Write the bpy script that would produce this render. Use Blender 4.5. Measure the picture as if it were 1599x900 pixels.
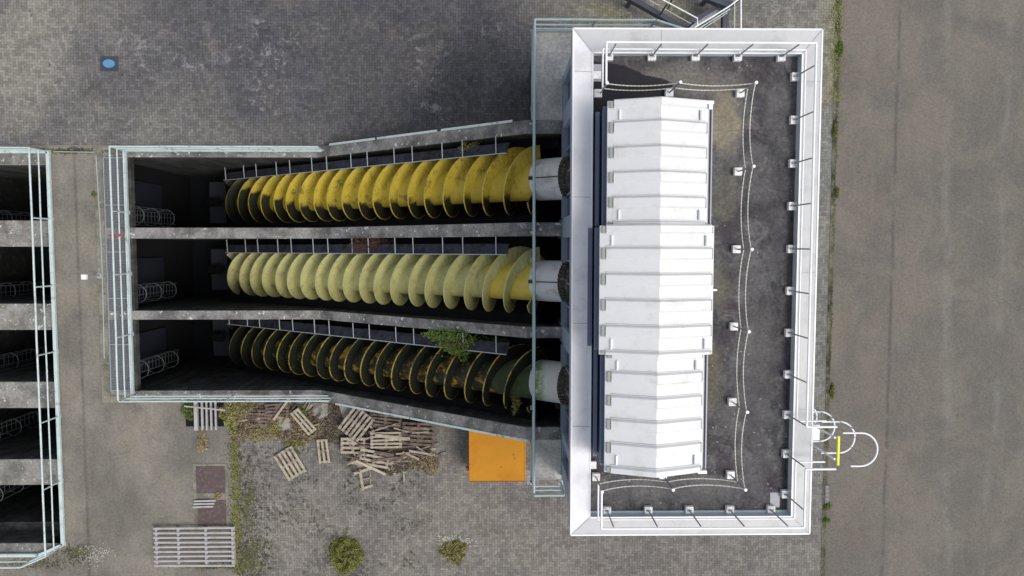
import bpy, math, random
from mathutils import Vector, Matrix, Euler
random.seed(7)
R = math.radians
S = bpy.context.scene
for o in list(bpy.data.objects): bpy.data.objects.remove(o)

# ---------------------------------------------------------------- camera, sky, sun, exposure
CAMH = 26.0
cd = bpy.data.cameras.new('camera'); cam = bpy.data.objects.new('camera', cd); S.collection.objects.link(cam)
cam.location = (0, 0, CAMH)
CR = Matrix.Rotation(R(-0.8), 3, 'Y') @ Matrix.Rotation(R(-3.34), 3, 'X')
cam.rotation_euler = CR.to_euler()
cd.sensor_width = 36; cd.lens = 1080 / 1599 * 36; cd.clip_start = 0.1; cd.clip_end = 1500
S.camera = cam
SUN_EL, SUN_DIR = R(57), Vector((1.0, -0.50, 0)).normalized()
w = bpy.data.worlds.new('World'); S.world = w; w.use_nodes = True
nt = w.node_tree; bg = nt.nodes['Background']
sky = nt.nodes.new('ShaderNodeTexSky'); sky.sky_type = 'NISHITA'; sky.sun_disc = False
sky.sun_elevation = SUN_EL; sky.sun_rotation = math.atan2(SUN_DIR.x, SUN_DIR.y)
sky.dust_density = 3.0; sky.air_density = 1.0
hs = nt.nodes.new('ShaderNodeHueSaturation'); hs.inputs['Saturation'].default_value = 0.42   # thin cloud: a paler sky
nt.links.new(sky.outputs[0], hs.inputs['Color']); nt.links.new(hs.outputs[0], bg.inputs[0]); bg.inputs[1].default_value = 0.15
sl = bpy.data.lights.new('sun', 'SUN'); sl.energy = 1.35; sl.angle = R(26); sl.color = (1.0, 0.95, 0.88)
so = bpy.data.objects.new('sun', sl); S.collection.objects.link(so); so.location = (20, -10, 30)
sd = Vector((SUN_DIR.x * math.cos(SUN_EL), SUN_DIR.y * math.cos(SUN_EL), math.sin(SUN_EL)))
so.rotation_euler = sd.to_track_quat('Z', 'Y').to_euler()
S.render.engine = 'CYCLES'
S.view_settings.view_transform = 'Standard'; S.view_settings.look = 'None'
S.view_settings.exposure = 0.30; S.view_settings.gamma = 1.0; S.view_settings.use_curve_mapping = False
S.render.resolution_x = 1024; S.render.resolution_y = 576
S.cycles.max_bounces = 5

def W(px, py, z=0.0):
    """world point at height z seen at a place of the photograph"""
    d = CR @ Vector(((px - 799.5) / 1080, -(py - 450) / 1080, -1))
    t = (z - CAMH) / d.z
    return Vector((d.x * t, d.y * t, z))

# ---------------------------------------------------------------- node helper
class E:
    def __init__(s, t, sock): s.t = t; s.s = sock
    def _m(s, op, b=None, c=None):
        n = s.t.nodes.new('ShaderNodeMath'); n.operation = op
        for i, v in enumerate((s, b, c)):
            if v is None: continue
            if isinstance(v, E): s.t.links.new(v.s, n.inputs[i])
            else: n.inputs[i].default_value = v
        return E(s.t, n.outputs[0])
    def __add__(s, b): return s._m('ADD', b)
    def __sub__(s, b): return s._m('SUBTRACT', b)
    def __mul__(s, b): return s._m('MULTIPLY', b)
    def __truediv__(s, b): return s._m('DIVIDE', b)
    def floor(s): return s._m('FLOOR')
    def fract(s): return s._m('FRACT')
    def mod(s, b): return s._m('FLOORED_MODULO', b)
    def lt(s, b): return s._m('LESS_THAN', b)
    def gt(s, b): return s._m('GREATER_THAN', b)
    def mx(s, b): return s._m('MAXIMUM', b)
    def mn(s, b): return s._m('MINIMUM', b)
    def absv(s): return s._m('ABSOLUTE')
    def powr(s, b): return s._m('POWER', b)
    def sm(s, a, b):          # smooth step from a to b
        n = s.t.nodes.new('ShaderNodeMapRange'); n.interpolation_type = 'SMOOTHSTEP'
        s.t.links.new(s.s, n.inputs[0]); n.inputs[1].default_value = a; n.inputs[2].default_value = b
        return E(s.t, n.outputs[0])

class Mat:
    def __init__(m, name, rough=0.8, metal=0.0):
        m.m = bpy.data.materials.new(name); m.m.use_nodes = True; m.t = m.m.node_tree
        m.b = m.t.nodes['Principled BSDF']; m.b.inputs['Roughness'].default_value = rough
        m.b.inputs['Metallic'].default_value = metal
        m.b.inputs['Specular IOR Level'].default_value = .5 if rough < .7 else .2
        m.geo = m.t.nodes.new('ShaderNodeNewGeometry')
        m.pos = m.geo.outputs['Position']
        x = m.t.nodes.new('ShaderNodeSeparateXYZ'); m.t.links.new(m.pos, x.inputs[0])
        m.x, m.y, m.z = (E(m.t, x.outputs[i]) for i in range(3))
    def noise(m, scale, detail=4, rough=0.6, off=0.0, stretch=None, dist=0.0):
        mp = m.t.nodes.new('ShaderNodeMapping'); m.t.links.new(m.pos, mp.inputs[0])
        mp.inputs['Location'].default_value = (off, off * .7, off * .3)
        if stretch: mp.inputs['Scale'].default_value = stretch
        n = m.t.nodes.new('ShaderNodeTexNoise'); m.t.links.new(mp.outputs[0], n.inputs['Vector'])
        n.inputs['Scale'].default_value = scale; n.inputs['Detail'].default_value = detail
        n.inputs['Roughness'].default_value = rough; n.inputs['Distortion'].default_value = dist
        return E(m.t, n.outputs[0])
    def comb(m, a, b, c=0.0):
        n = m.t.nodes.new('ShaderNodeCombineXYZ')
        for i, v in enumerate((a, b, c)):
            if isinstance(v, E): m.t.links.new(v.s, n.inputs[i])
            else: n.inputs[i].default_value = v
        return n.outputs[0]
    def white(m, a, b):
        n = m.t.nodes.new('ShaderNodeTexWhiteNoise'); n.noise_dimensions = '3D'
        m.t.links.new(m.comb(a, b), n.inputs[0]); return E(m.t, n.outputs[0])
    def mix(m, a, b, f):
        n = m.t.nodes.new('ShaderNodeMix'); n.data_type = 'RGBA'
        for v, s in ((a, n.inputs[6]), (b, n.inputs[7])):
            if hasattr(v, 'default_value') or isinstance(v, bpy.types.NodeSocket): m.t.links.new(v, s)
            else: s.default_value = (v[0], v[1], v[2], 1)
        if isinstance(f, E): m.t.links.new(f.s, n.inputs[0])
        else: n.inputs[0].default_value = f
        return n.outputs[2]
    def scale(m, col, f):
        n = m.t.nodes.new('ShaderNodeVectorMath'); n.operation = 'SCALE'
        if isinstance(col, tuple): n.inputs[0].default_value = col
        else: m.t.links.new(col, n.inputs[0])
        m.t.links.new(f.s, n.inputs['Scale']); return n.outputs[0]
    def color(m, c):
        if isinstance(c, tuple): m.b.inputs['Base Color'].default_value = (*c, 1)
        else: m.t.links.new(c, m.b.inputs['Base Color'])
    def bump(m, h, dist=0.01, strength=0.6):
        n = m.t.nodes.new('ShaderNodeBump'); n.inputs['Distance'].default_value = dist
        n.inputs['Strength'].default_value = strength
        m.t.links.new(h.s, n.inputs['Height']); m.t.links.new(n.outputs[0], m.b.inputs['Normal'])

def plain(name, col, var=0.25, scale=3.0, rough=0.6, metal=0.0, dirt=None, bump=0.0, bscale=60):
    m = Mat(name, rough, metal)
    n = m.noise(scale, 5, .65)
    f = (n - 0.5) * (2 * var) + 1.0
    f = f * ((m.noise(scale * 9, 3, .6, 3.1) - .5) * var + 1.0)
    c = m.scale(col, f)
    if dirt:
        dc, ds, lo, hi = dirt
        c = m.mix(c, dc, m.noise(ds, 6, .7, 9.0).sm(lo, hi))
    m.color(c)
    if bump: m.bump(m.noise(bscale, 4, .6, 5), bump)
    return m.m

# ---------------------------------------------------------------- ground materials
def brick_mat():
    m = Mat('herringbone brick', 0.9)
    u, v = m.x / 0.1, m.y / 0.1
    i, j = u.floor(), v.floor(); fu, fv = u.fract(), v.fract()
    k = (i - j).mod(4.0)
    k0 = k.lt(.5); k1 = k.gt(.5) * k.lt(1.5); k2 = k.gt(1.5) * k.lt(2.5); k3 = k.gt(2.5)
    hz = k0 + k1; vt = k2 + k3
    du0, du1, dv0, dv1 = fu, fu * -1 + 1, fv, fv * -1 + 1
    big = 9.0
    d = (dv0 + vt * big).mn(dv1 + vt * big).mn(du0 + (k0 * -1 + 1) * big * (vt * -1 + 1)).mn(du1 + (k1 * -1 + 1) * big * (vt * -1 + 1))
    d = d.mn(du0 + hz * big).mn(du1 + hz * big).mn(dv0 + (k3 * -1 + 1) * big).mn(dv1 + (k2 * -1 + 1) * big)
    # the plain min above lets vertical bricks keep their side joints and horizontal ones their ends
    joint = d.sm(0.02, 0.16)
    bi, bj = i - k1, j - k2
    rnd = m.white(bi, bj)
    n1 = m.noise(.22, 4, .55); n2 = m.noise(1.1, 5, .65, 4); n3 = m.noise(11, 3, .6, 7)
    base = m.mix((.215, .205, .180), (.128, .124, .122), n1.sm(.38, .62))
    # darker paving north of the pits, between the slab and the machine house
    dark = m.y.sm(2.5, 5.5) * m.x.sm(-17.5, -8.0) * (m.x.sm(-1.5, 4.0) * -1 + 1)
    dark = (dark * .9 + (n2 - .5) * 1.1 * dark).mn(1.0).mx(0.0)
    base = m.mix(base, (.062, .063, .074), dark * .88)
    base = m.mix(base, (.185, .170, .150), (m.y.sm(-6.2, -4.5) * -1 + 1) * .65)
    # mossy yellow tint beside the north stair
    moss = m.noise(.8, 4, .6, 12).sm(.42, .62) * m.y.sm(5.5, 7) * m.x.sm(1.0, 3.0) * (m.x.sm(5, 12) * -.7 + 1)
    base = m.mix(base, (.20, .19, .085), moss * .45)
    edge = (m.x - 12.1).absv().sm(.1, .7) * -1 + 1
    c2 = m.noise(.9, 5, .7, 17)
    base = m.mix(base, (.25, .22, .09), edge * m.y.sm(4.5, 6.0) * c2.sm(.35, .55) * .7)
    base = m.mix(base, (.30, .19, .08), edge * ((m.y - 6.1).absv().sm(.2, 1.0) * -1 + 1) * c2.sm(.45, .6) * .6)
    base = m.mix(base, (.19, .185, .165), m.x.sm(7.5, 11) * .6)
    base = m.mix(base, (.165, .145, .140), m.noise(.6, 5, .7, 18).sm(.5, .66) * .45)
    base = m.mix(base, (.120, .118, .125), m.noise(.5, 5, .7, 19).sm(.52, .66) * .4)
    f = (n2 - .5) * .75 + 1.0
    f = f * ((rnd - .5) * .42 + 1.0) * ((n3 - .5) * .8 + 1.0)
    c = m.scale(base, f)
    c = m.mix(m.scale(c, m.noise(5, 2, .5, 20) * .5 + .46), c, joint)
    # scattered dark moss cushions and a pale dried puddle in the north yard
    c = m.mix(c, (.026, .028, .024), m.noise(2.3, 5, .75, 66).sm(.655, .685) * m.y.sm(2, 4) * .75)
    qx, qy = (m.x + 9.1) / .8, (m.y - 9.75) / .42
    pud = (qx * qx + qy * qy)._m('SQRT') + (m.noise(2.5, 6, .75, 68) - .5) * 1.3
    c = m.mix(c, (.27, .26, .25), (pud.sm(.75, .95) * -1 + 1) * .8)
    # pale lichen and efflorescence
    li = m.noise(.33, 3, .6, 31).sm(.52, .64) * m.noise(3.2, 6, .8, 37, dist=.6).sm(.535, .60)
    c = m.mix(c, (.34, .32, .32), li * .5 * (m.y.sm(2, 4)))
    # black moss tufts in the joints of the south paving
    zone = (m.y.sm(-6.8, -6.2) * -1 + 1) * (m.x.sm(-4.0, -1.5) * -1 + 1)
    zone = zone * (m.noise(.9, 4, .6, 44).sm(.45, .6))
    zone = zone.mx((m.x.sm(-9.0, -8.3) * -1 + 1) * (m.y.sm(-6.8, -6.2) * -1 + 1) * 1.0)
    zone = zone.mx((m.y.sm(-9.0, -8.0) * -1 + 1) * .12)
    bk = (m.noise(5.5, 6, .85, 51).sm(.525, .56) * .85).mx(m.noise(1.6, 5, .8, 57).sm(.58, .62) * .5) * zone
    c = m.mix(c, (.030, .031, .022), bk)
    # chalky spill near the house corner
    dx, dy = (m.x - 1.25) / 1.0, (m.y + 8.75) / .55
    spill = (dx * dx + dy * dy)._m('SQRT').sm(.5, 1.15) * -1 + 1
    spill = spill * m.noise(2.2, 6, .75, 61).sm(.42, .62)
    c = m.mix(c, (.42, .41, .40), spill * .6)
    m.color(c); m.bump(joint * .6 + n3 * .4, .006, .5)
    return m.m

def asphalt_mat():
    m = Mat('asphalt', 0.95)
    n1 = m.noise(.30, 6, .7, dist=.4); n2 = m.noise(1.3, 6, .75, 4, stretch=(1, .18, 1)); n3 = m.noise(13, 3, .6, 8)
    c = m.mix((.162, .148, .126), (.128, .120, .107), n1.sm(.40, .60))
    c = m.mix(c, (.165, .132, .116), (m.x.sm(14.0, 17.0) * -1 + 1) * m.noise(.8, 6, .75, 15).sm(.35, .70) * .5)
    c = m.mix(c, (.135, .150, .115), m.noise(1.1, 5, .7, 25).sm(.56, .68) * .35)
    wob = (m.noise(.35, 4, .6, 77) - .5) * .9
    br = m.noise(.5, 5, .7, 80).sm(.42, .56)
    pale = ((m.x - 17.05 + (m.y + 5) * .04 + wob).absv().sm(.02, .28) * -1 + 1) * br
    c = m.mix(c, (.205, .20, .18), pale * .35)
    crack = ((m.x - 14.75 + wob * .25).absv().sm(.0, .11) * -1 + 1) * m.noise(.7, 4, .7, 82).sm(.40, .52)
    c = m.mix(c, (.075, .072, .070), crack * .6)
    cr2 = ((m.x + m.y * 2.2 - 20.5 + wob * 2).absv().sm(.0, .25) * -1 + 1) * m.noise(.6, 4, .7, 83).sm(.47, .6)
    c = m.mix(c, (.18, .175, .165), cr2 * .45)
    c = m.scale(c, ((n2 - .5) * .42 + 1.0) * ((n3 - .5) * .85 + 1.0))
    for k_, (ox_, wd_) in enumerate(((18.9, .10), (20.6, .16), (22.4, .08))):   # worn tyre lines
        tl = ((m.x - ox_ + (m.noise(.12, 3, .5, 140 + k_) - .5) * 2.2).absv().sm(.0, wd_ * 2) * -1 + 1) * m.noise(.6, 5, .75, 150 + k_).sm(.45, .6)
        c = m.mix(c, (.205, .20, .19) if k_ != 1 else (.085, .082, .080), tl * .35)
    c = m.mix(c, (.30, .29, .27), m.noise(11, 3, .6, 90).sm(.70, .73) * .7)
    m.color(c); m.bump(n3, .004, .5); return m.m

def slab_mat():
    m = Mat('yard concrete', 0.9)
    n1 = m.noise(.35, 5, .6); n2 = m.noise(2.2, 6, .7, 4, stretch=(1, .35, 1)); n3 = m.noise(12, 3, .6, 8)
    c = m.mix((.205, .188, .158), (.138, .129, .113), n1.sm(.36, .64))
    c = m.mix(c, (.19, .175, .125), m.noise(.7, 5, .7, 14).sm(.52, .7) * .5)
    c = m.scale(c, ((n2 - .5) * .7 + 1) * ((n3 - .5) * .9 + 1))
    c = m.mix(c, (.07, .072, .075), m.noise(.9, 6, .7, 24).sm(.58, .72) * .35)
    g = (m.x - W(118, 300).x).absv().sm(.0, .10)   # cast joint down the slab
    c = m.mix(m.scale(c, E(m.t, m.noise(3, 2, .5, 2).s) * .5 + .5), c, g)
    m.color(c); m.bump(n3, .004, .4); return m.m

def concrete_mat(name, col, dark=.3, streak=False, moss=0.4, speck=0.0, seed=0):
    m = Mat(name, 0.9)
    n1 = m.noise(1.3, 6, .65, seed); n3 = m.noise(13, 4, .65, seed + 8)
    c = m.mix(col, tuple(v * dark for v in col), n1.sm(.38, .66))
    c = m.mix(c, (.075, .085, .035), m.noise(2.2, 6, .75, seed + 14).sm(.52, .66) * moss)
    if streak:
        c = m.mix(c, (.028, .030, .028), m.noise(3.0, 5, .7, seed + 21, stretch=(1, 1, .12)).sm(.42, .62) * .75)
    c = m.scale(c, (n3 - .5) * 1.3 + 1.0)
    if speck:
        c = m.mix(c, (.55, .55, .52), m.noise(6, 3, .6, seed + 33).sm(.645, .665) * speck)
    m.color(c); m.bump(n3, .008, .5); return m.m

def yellow_screw(name, col, dirtcol, lo, hi, low_dark=None, rough=.55, yc=None, zl=(-3.2, -1.5)):
    m = Mat(name, rough)
    n1 = m.noise(1.5, 5, .65); n3 = m.noise(18, 4, .75, 8)
    c = m.scale(col, ((n1 - .5) * .5 + 1) * ((n3 - .5) * .35 + 1))
    c = m.mix(c, dirtcol, m.noise(2.6, 6, .75, 21).sm(lo, hi))
    c = m.mix(c, dirtcol, m.noise(7, 5, .8, 23, stretch=(1, .4, .4)).sm(.56, .66) * .7)
    c = m.mix(c, tuple(v * .35 for v in dirtcol), m.noise(5, 6, .8, 27).sm(.66, .70))
    if yc is not None:      # blackens the south side of the blades, more towards the sunken end
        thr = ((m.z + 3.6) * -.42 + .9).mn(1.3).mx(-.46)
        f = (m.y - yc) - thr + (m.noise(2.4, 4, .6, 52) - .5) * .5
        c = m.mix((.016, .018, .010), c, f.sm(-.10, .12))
    if low_dark:   # algae and the pit's deep shade painted over the sunken end
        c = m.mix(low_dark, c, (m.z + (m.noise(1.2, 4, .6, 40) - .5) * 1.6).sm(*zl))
    m.color(c); m.bump(n3, .004, .3); return m.m

M = {}
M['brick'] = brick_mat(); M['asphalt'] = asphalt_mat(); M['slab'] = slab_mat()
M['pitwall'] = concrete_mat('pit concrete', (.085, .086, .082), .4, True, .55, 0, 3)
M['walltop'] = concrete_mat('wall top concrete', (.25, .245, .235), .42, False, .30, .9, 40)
M['walltop2'] = concrete_mat('old wall concrete', (.26, .255, .235), .5, False, .35, .8, 60)
M['deck'] = concrete_mat('deck concrete', (.46, .45, .425), .75, False, .10, .5, 71)
M['darkconc'] = concrete_mat('damp concrete', (.016, .017, .019), .5, False, .4, 0, 80)
M['kerb'] = concrete_mat('kerb concrete', (.22, .21, .17), .6, False, .55, .2, 90)
M['pitblack'] = plain('pit black', (.008, .008, .009), .5, 2, .9)  # even near-black coat for the pit's west wall and the bearings
M['palec'] = concrete_mat('bare pale concrete', (.30, .285, .26), .7, False, .2, 0, 99)
M['kerbj'] = concrete_mat('broken kerb joint', (.15, .145, .10), .18, False, .9, .1, 130)
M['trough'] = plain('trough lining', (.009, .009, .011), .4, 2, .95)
M['navy'] = plain('navy steel plate', (.014, .016, .028), .4, 1.5, .6)
M['plate'] = plain('deflector steel', (.034, .036, .052), .5, 2.5, .8, dirt=((.014, .014, .014), 3, .45, .65))
M['galv'] = plain('pale galvanised steel', (.47, .56, .55), .25, 4, .5, dirt=((.22, .22, .18), 3, .56, .70))
M['galvdim'] = plain('dull galvanised steel', (.30, .33, .35), .25, 4, .5)
M['cage'] = plain('ladder steel', (.13, .145, .16), .25, 4, .5)
M['deckrail'] = plain('blue grey rail paint', (.36, .46, .48), .18, 4, .5)
M['deckmid'] = plain('dull rail steel', (.20, .25, .27), .18, 4, .5)
M['white'] = plain('white rail paint', (.80, .81, .83), .06, 4, .45)
M['post'] = plain('grey post steel', (.30, .31, .33), .15, 4, .5)
M['cap'] = plain('parapet sheet metal', (.50, .505, .505), .10, .9, .5, dirt=((.40, .40, .385), 1.6, .46, .72))
M['capw'] = plain('shade-lightened west coping', (.74, .74, .76), .10, .9, .5, dirt=((.60, .60, .60), 1.1, .5, .72))  # same sheet metal, base colour lightened to offset the hood's shadow
M['seam'] = plain('sealant seam', (.36, .36, .37), .1, 5)
M['fascia'] = plain('fascia metal', (.42, .45, .52), .08, 2, .5)
M['upstand'] = plain('membrane upstand', (.52, .58, .62), .2, 2, .7)
M['wall'] = plain('blue grey cladding', (.26, .33, .40), .12, 1.5, .6)
M['glass'] = plain('dark glazing', (.025, .035, .045), .3, 1.5, .18)
M['mull'] = plain('window frame steel', (.17, .20, .26), .15, 2, .5)
M['hood'] = plain('white hood panel', (.64, .645, .65), .06, 1.4, .45, dirt=((.52, .52, .49), 2.2, .50, .78))
M['hoodline'] = plain('pan shade and lap line', (.54, .535, .53), .08, 3, .5)  # paints the pans' shaded north edges, also used for sheet laps
M['closure'] = plain('olive rib closure', (.25, .27, .23), .2, 6, .6)
M['hoodside'] = plain('blue hood side', (.13, .165, .24), .15, 2, .5)
M['gutter'] = plain('gutter steel', (.33, .33, .37), .15, 3, .45)
M['block'] = concrete_mat('counterweight concrete', (.80, .79, .78), .8, False, .0, 0, 5)
M['drum'] = plain('pale drum paint', (.58, .58, .59), .15, 1.5, .5, dirt=((.40, .39, .35), 2.5, .5, .7))
M['ring'] = plain('bearing iron', (.045, .042, .04), .5, 12, .7, dirt=((.16, .13, .09), 9, .5, .65))
M['orange'] = plain('orange container paint', (.46, .205, .018), .16, 1.2, .8, dirt=((.42, .155, .012), 1.1, .50, .78))
M['orangerim'] = plain('rusty container rim', (.22, .08, .03), .3, 6, .7)
M['wood'] = plain('grey wood', (.31, .275, .225), .5, 5, .85, dirt=((.10, .08, .065), 4, .45, .65), bump=.004)
M['wood2'] = plain('brown wood', (.16, .12, .10), .5, 5, .9, dirt=((.06, .045, .04), 4, .45, .65), bump=.004)
M['wood3'] = plain('fresh pale wood', (.37, .325, .25), .5, 5, .85, dirt=((.16, .13, .095), 4, .5, .7), bump=.004)
M['greyslat'] = plain('bleached slat', (.36, .35, .35), .25, 5, .8, dirt=((.28, .24, .20), 2, .5, .7))
M['hatch'] = plain('brown hatch plate', (.095, .068, .068), .3, 3, .7, dirt=((.13, .11, .10), 7, .5, .65))
M['blackm'] = plain('black plate', (.035, .045, .06), .3, 6, .6)
M['bluem'] = plain('blue plastic cover', (.09, .24, .40), .12, 4, .5)
M['yel'] = plain('yellow gate paint', (.62, .66, .03), .1, 4, .5)
M['red'] = plain('red tag', (.30, .08, .07), .2, 4, .7)
M['iron'] = plain('dark stair steel', (.055, .060, .085), .25, 3, .5)
M['earth'] = plain('rotting litter', (.125, .108, .082), .8, 3, .95, dirt=((.07, .05, .035), 5, .45, .6), bump=.03, bscale=9)
M['gravel'] = plain('pale gravel', (.36, .35, .31), .3, 20, .9)
M['leaf'] = plain('green leaf', (.065, .125, .020), .6, 5, .7, dirt=((.13, .15, .04), 9, .45, .6))
M['leafd'] = plain('olive shrub leaf', (.115, .125, .030), .7, 7, .7, dirt=((.13, .12, .035), 5, .54, .64))
M['leafy'] = plain('yellow green leaf', (.17, .19, .05), .5, 5, .8, dirt=((.28, .22, .10), 7, .5, .6))
M['straw'] = plain('dry stalk', (.30, .245, .14), .5, 5, .9)
M['deadtwig'] = plain('dead brown twig', (.10, .055, .045), .5, 5, .9)
M['kerbmoss'] = plain('kerb moss', (.10, .105, .035), .7, 4, .95, dirt=((.05, .045, .035), 3, .45, .6))
# water: dark and slightly shiny
mw = Mat('pit water', .5); mw.b.inputs['Specular IOR Level'].default_value = .15; mw.color((.006, .008, .010)); mw.bump(mw.noise(5, 3, .5), .01, .2); M['water'] = mw.m
# screws
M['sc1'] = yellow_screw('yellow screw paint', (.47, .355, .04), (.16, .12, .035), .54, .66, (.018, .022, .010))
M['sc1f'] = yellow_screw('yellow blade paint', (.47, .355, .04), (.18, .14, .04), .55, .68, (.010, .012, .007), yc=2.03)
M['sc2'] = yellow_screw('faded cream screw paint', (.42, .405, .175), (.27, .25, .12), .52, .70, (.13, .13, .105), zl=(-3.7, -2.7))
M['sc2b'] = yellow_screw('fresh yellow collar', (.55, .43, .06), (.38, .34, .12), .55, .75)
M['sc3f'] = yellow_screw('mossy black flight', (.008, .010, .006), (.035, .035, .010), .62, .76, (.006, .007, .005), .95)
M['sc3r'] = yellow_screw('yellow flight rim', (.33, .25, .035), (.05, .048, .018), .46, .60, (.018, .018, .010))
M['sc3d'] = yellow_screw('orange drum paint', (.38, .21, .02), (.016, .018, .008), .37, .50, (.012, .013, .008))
def mossdrum():
    m = Mat('pale drum with moss stain', .6)
    n = m.noise(5, 5, .7)
    st = ((m.x + (n - .5) * .5 - 1.08).absv()).sm(.05, .24) * -1 + 1
    c = m.mix((.50, .50, .47), (.16, .25, .08), st * n.sm(.3, .6))
    c = m.mix((.05, .06, .03), c, (m.x + (n - .5) * .4).sm(.55, .85))
    m.color(c); return m.m
M['mossdrum'] = mossdrum()
def roofmat():
    m = Mat('bitumen roof', .85)
    n1 = m.noise(.7, 6, .65, 2); n2 = m.noise(3.0, 5, .7, 6, stretch=(1, .6, 1)); n3 = m.noise(13, 3, .6, 8)
    c = m.mix((.058, .052, .058), (.098, .096, .097), n1.sm(.40, .60))
    c = m.mix(c, (.155, .150, .145), m.noise(2.2, 7, .8, 70, dist=.5).sm(.49, .62) * .65)
    c = m.mix(c, (.035, .035, .040), m.noise(1.7, 7, .8, 75, stretch=(1, .5, 1), dist=.5).sm(.50, .62) * .7)
    # silt washed between the hood and the chain
    e0 = (m.noise(1.3, 5, .65, 15) - .5) * 1.5
    for (cx, cy, rx, ry, col, k) in ((5.30, 3.0, .50, .95, (.235, .205, .150), .85), (5.35, 1.3, .45, .8, (.13, .125, .10), .6), (4.2, 3.95, 1.6, .42, (.16, .15, .135), .75), (5.2, -1.0, .45, .7, (.15, .13, .105), .6),
                                     (5.05, -3.2, .45, 1.0, (.14, .13, .09), .6), (4.4, -5.9, 1.6, .35, (.13, .125, .12), .5), (6.3, -2.4, .5, 1.5, (.10, .098, .095), .5), (6.6, 3.2, .4, .8, (.12, .115, .115), .5), (4.72, -4.75, .12, .15, (.30, .2, .03), .9)):
        ax, ay = (m.x - cx) / rx, (m.y - cy) / ry
        d = (ax * ax + ay * ay)._m('SQRT') + e0
        c = m.mix(c, col, (d.sm(.45, 1.1) * -1 + 1) * k)
    c = m.scale(c, ((n2 - .5) * .6 + 1.03) * ((n3 - .5) * 1.3 + 1))
    # faint lap joints of the membrane sheets
    lap = ((m.y + .35) / 1.05).fract().sm(.0, .03)
    c = m.mix(m.scale(c, n3 * .6 + .55), c, lap)
    c = m.mix(c, (.42, .42, .41), m.noise(9, 2, .5, 27).sm(.73, .76) * .7)
    # damp patch plus hood shadow painted dark at the north-west corner, scalloped edge
    e = m.noise(1.6, 4, .55, 33)
    px = (m.x + (e - .5) * .5)
    line = m.y * -1 + (px * -.27 + 5.06) + (e - .5) * .5
    wet = line.sm(.0, .03) * (px.sm(3.98, 4.06) * -1 + 1) * m.y.sm(2.6, 2.7)
    c = m.mix(c, (.012, .011, .017), wet * .95)
    m.color(c)
    rr = (wet * -.35 + .85); m.t.links.new(rr.s, m.b.inputs['Roughness'])
    m.bump(n3, .004, .4); return m.m
M['roof'] = roofmat()
M['mosscol'] = plain('mossy drum collar', (.045, .060, .028), .6, 3, .9, dirt=((.13, .13, .04), 2.2, .55, .68))
def grating():
    m = Mat('open steel grating', .6)
    gx = (m.x / .06).fract().lt(.22); gy = (m.y / .06).fract().lt(.22)
    a = gx.mx(gy)
    m.color((.21, .22, .23)); m.t.links.new((a * .2 + .52).s, m.b.inputs['Alpha'])
    return m.m
M['grating'] = grating()

# ---------------------------------------------------------------- mesh helper
class MB:
    def __init__(s): s.v = []; s.f = []; s.smooth = []
    def add(s, vs, fs, smooth=False):
        o = len(s.v); s.v += [tuple(v) for v in vs]
        s.f += [tuple(o + i for i in f) for f in fs]; s.smooth += [smooth] * len(fs); return s
    def box(s, x0, x1, y0, y1, z0, z1):
        vs = [(x, y, z) for z in (z0, z1) for y in (y0, y1) for x in (x0, x1)]
        return s.add(vs, [(0, 2, 3, 1), (4, 5, 7, 6), (0, 1, 5, 4), (2, 6, 7, 3), (0, 4, 6, 2), (1, 3, 7, 5)])
    def bar(s, p, q, w, h, up=(0, 0, 1)):
        p, q = Vector(p), Vector(q); d = (q - p).normalized(); up = Vector(up)
        if abs(d.dot(up)) > .98: up = Vector((0, 1, 0))
        a = d.cross(up).normalized(); b = a.cross(d).normalized()
        vs = [e + a * (w / 2 * i) + b * (h / 2 * j) for e in (p, q) for i, j in ((-1, -1), (1, -1), (1, 1), (-1, 1))]
        return s.add(vs, [(3, 2, 1, 0), (4, 5, 6, 7), (0, 1, 5, 4), (1, 2, 6, 5), (2, 3, 7, 6), (3, 0, 4, 7)])
    def tube(s, pts, r, n=8, caps=True):
        pts = [Vector(p) for p in pts]; rings = []; prev = None
        for i, p in enumerate(pts):
            d = ((pts[min(i + 1, len(pts) - 1)] - pts[max(i - 1, 0)])).normalized()
            if prev is None:
                ref = Vector((0, 0, 1)) if abs(d.z) < .9 else Vector((1, 0, 0)); a = d.cross(ref).normalized()
            else: a = (prev - d * prev.dot(d)).normalized()
            prev = a; b = d.cross(a)
            rr = r[i] if isinstance(r, (list, tuple)) else r
            rings.append([p + (a * math.cos(2 * math.pi * k / n) + b * math.sin(2 * math.pi * k / n)) * rr for k in range(n)])
        vs = [v for rg in rings for v in rg]; fs = []
        for i in range(len(rings) - 1):
            for k in range(n):
                k2 = (k + 1) % n
                fs.append((i * n + k, i * n + k2, (i + 1) * n + k2, (i + 1) * n + k))
        s.add(vs, fs, True)
        if caps:
            s.add(rings[0], [tuple(reversed(range(n)))]); s.add(rings[-1], [tuple(range(n))])
        return s
    def prism(s, pts, z0, z1):
        n = len(pts); vs = [(x, y, z0) for x, y in pts] + [(x, y, z1) for x, y in pts]
        return s.add(vs, [tuple(reversed(range(n))), tuple(range(n, 2 * n))] + [(i, (i + 1) % n, n + (i + 1) % n, n + i) for i in range(n)])
    def prism_y(s, pts, y0, y1):      # profile in x,z extruded along y
        n = len(pts); vs = [(x, y0, z) for x, z in pts] + [(x, y1, z) for x, z in pts]
        return s.add(vs, [tuple(range(n)), tuple(reversed(range(n, 2 * n)))] + [((i + 1) % n, i, n + i, n + (i + 1) % n) for i in range(n)])

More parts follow.
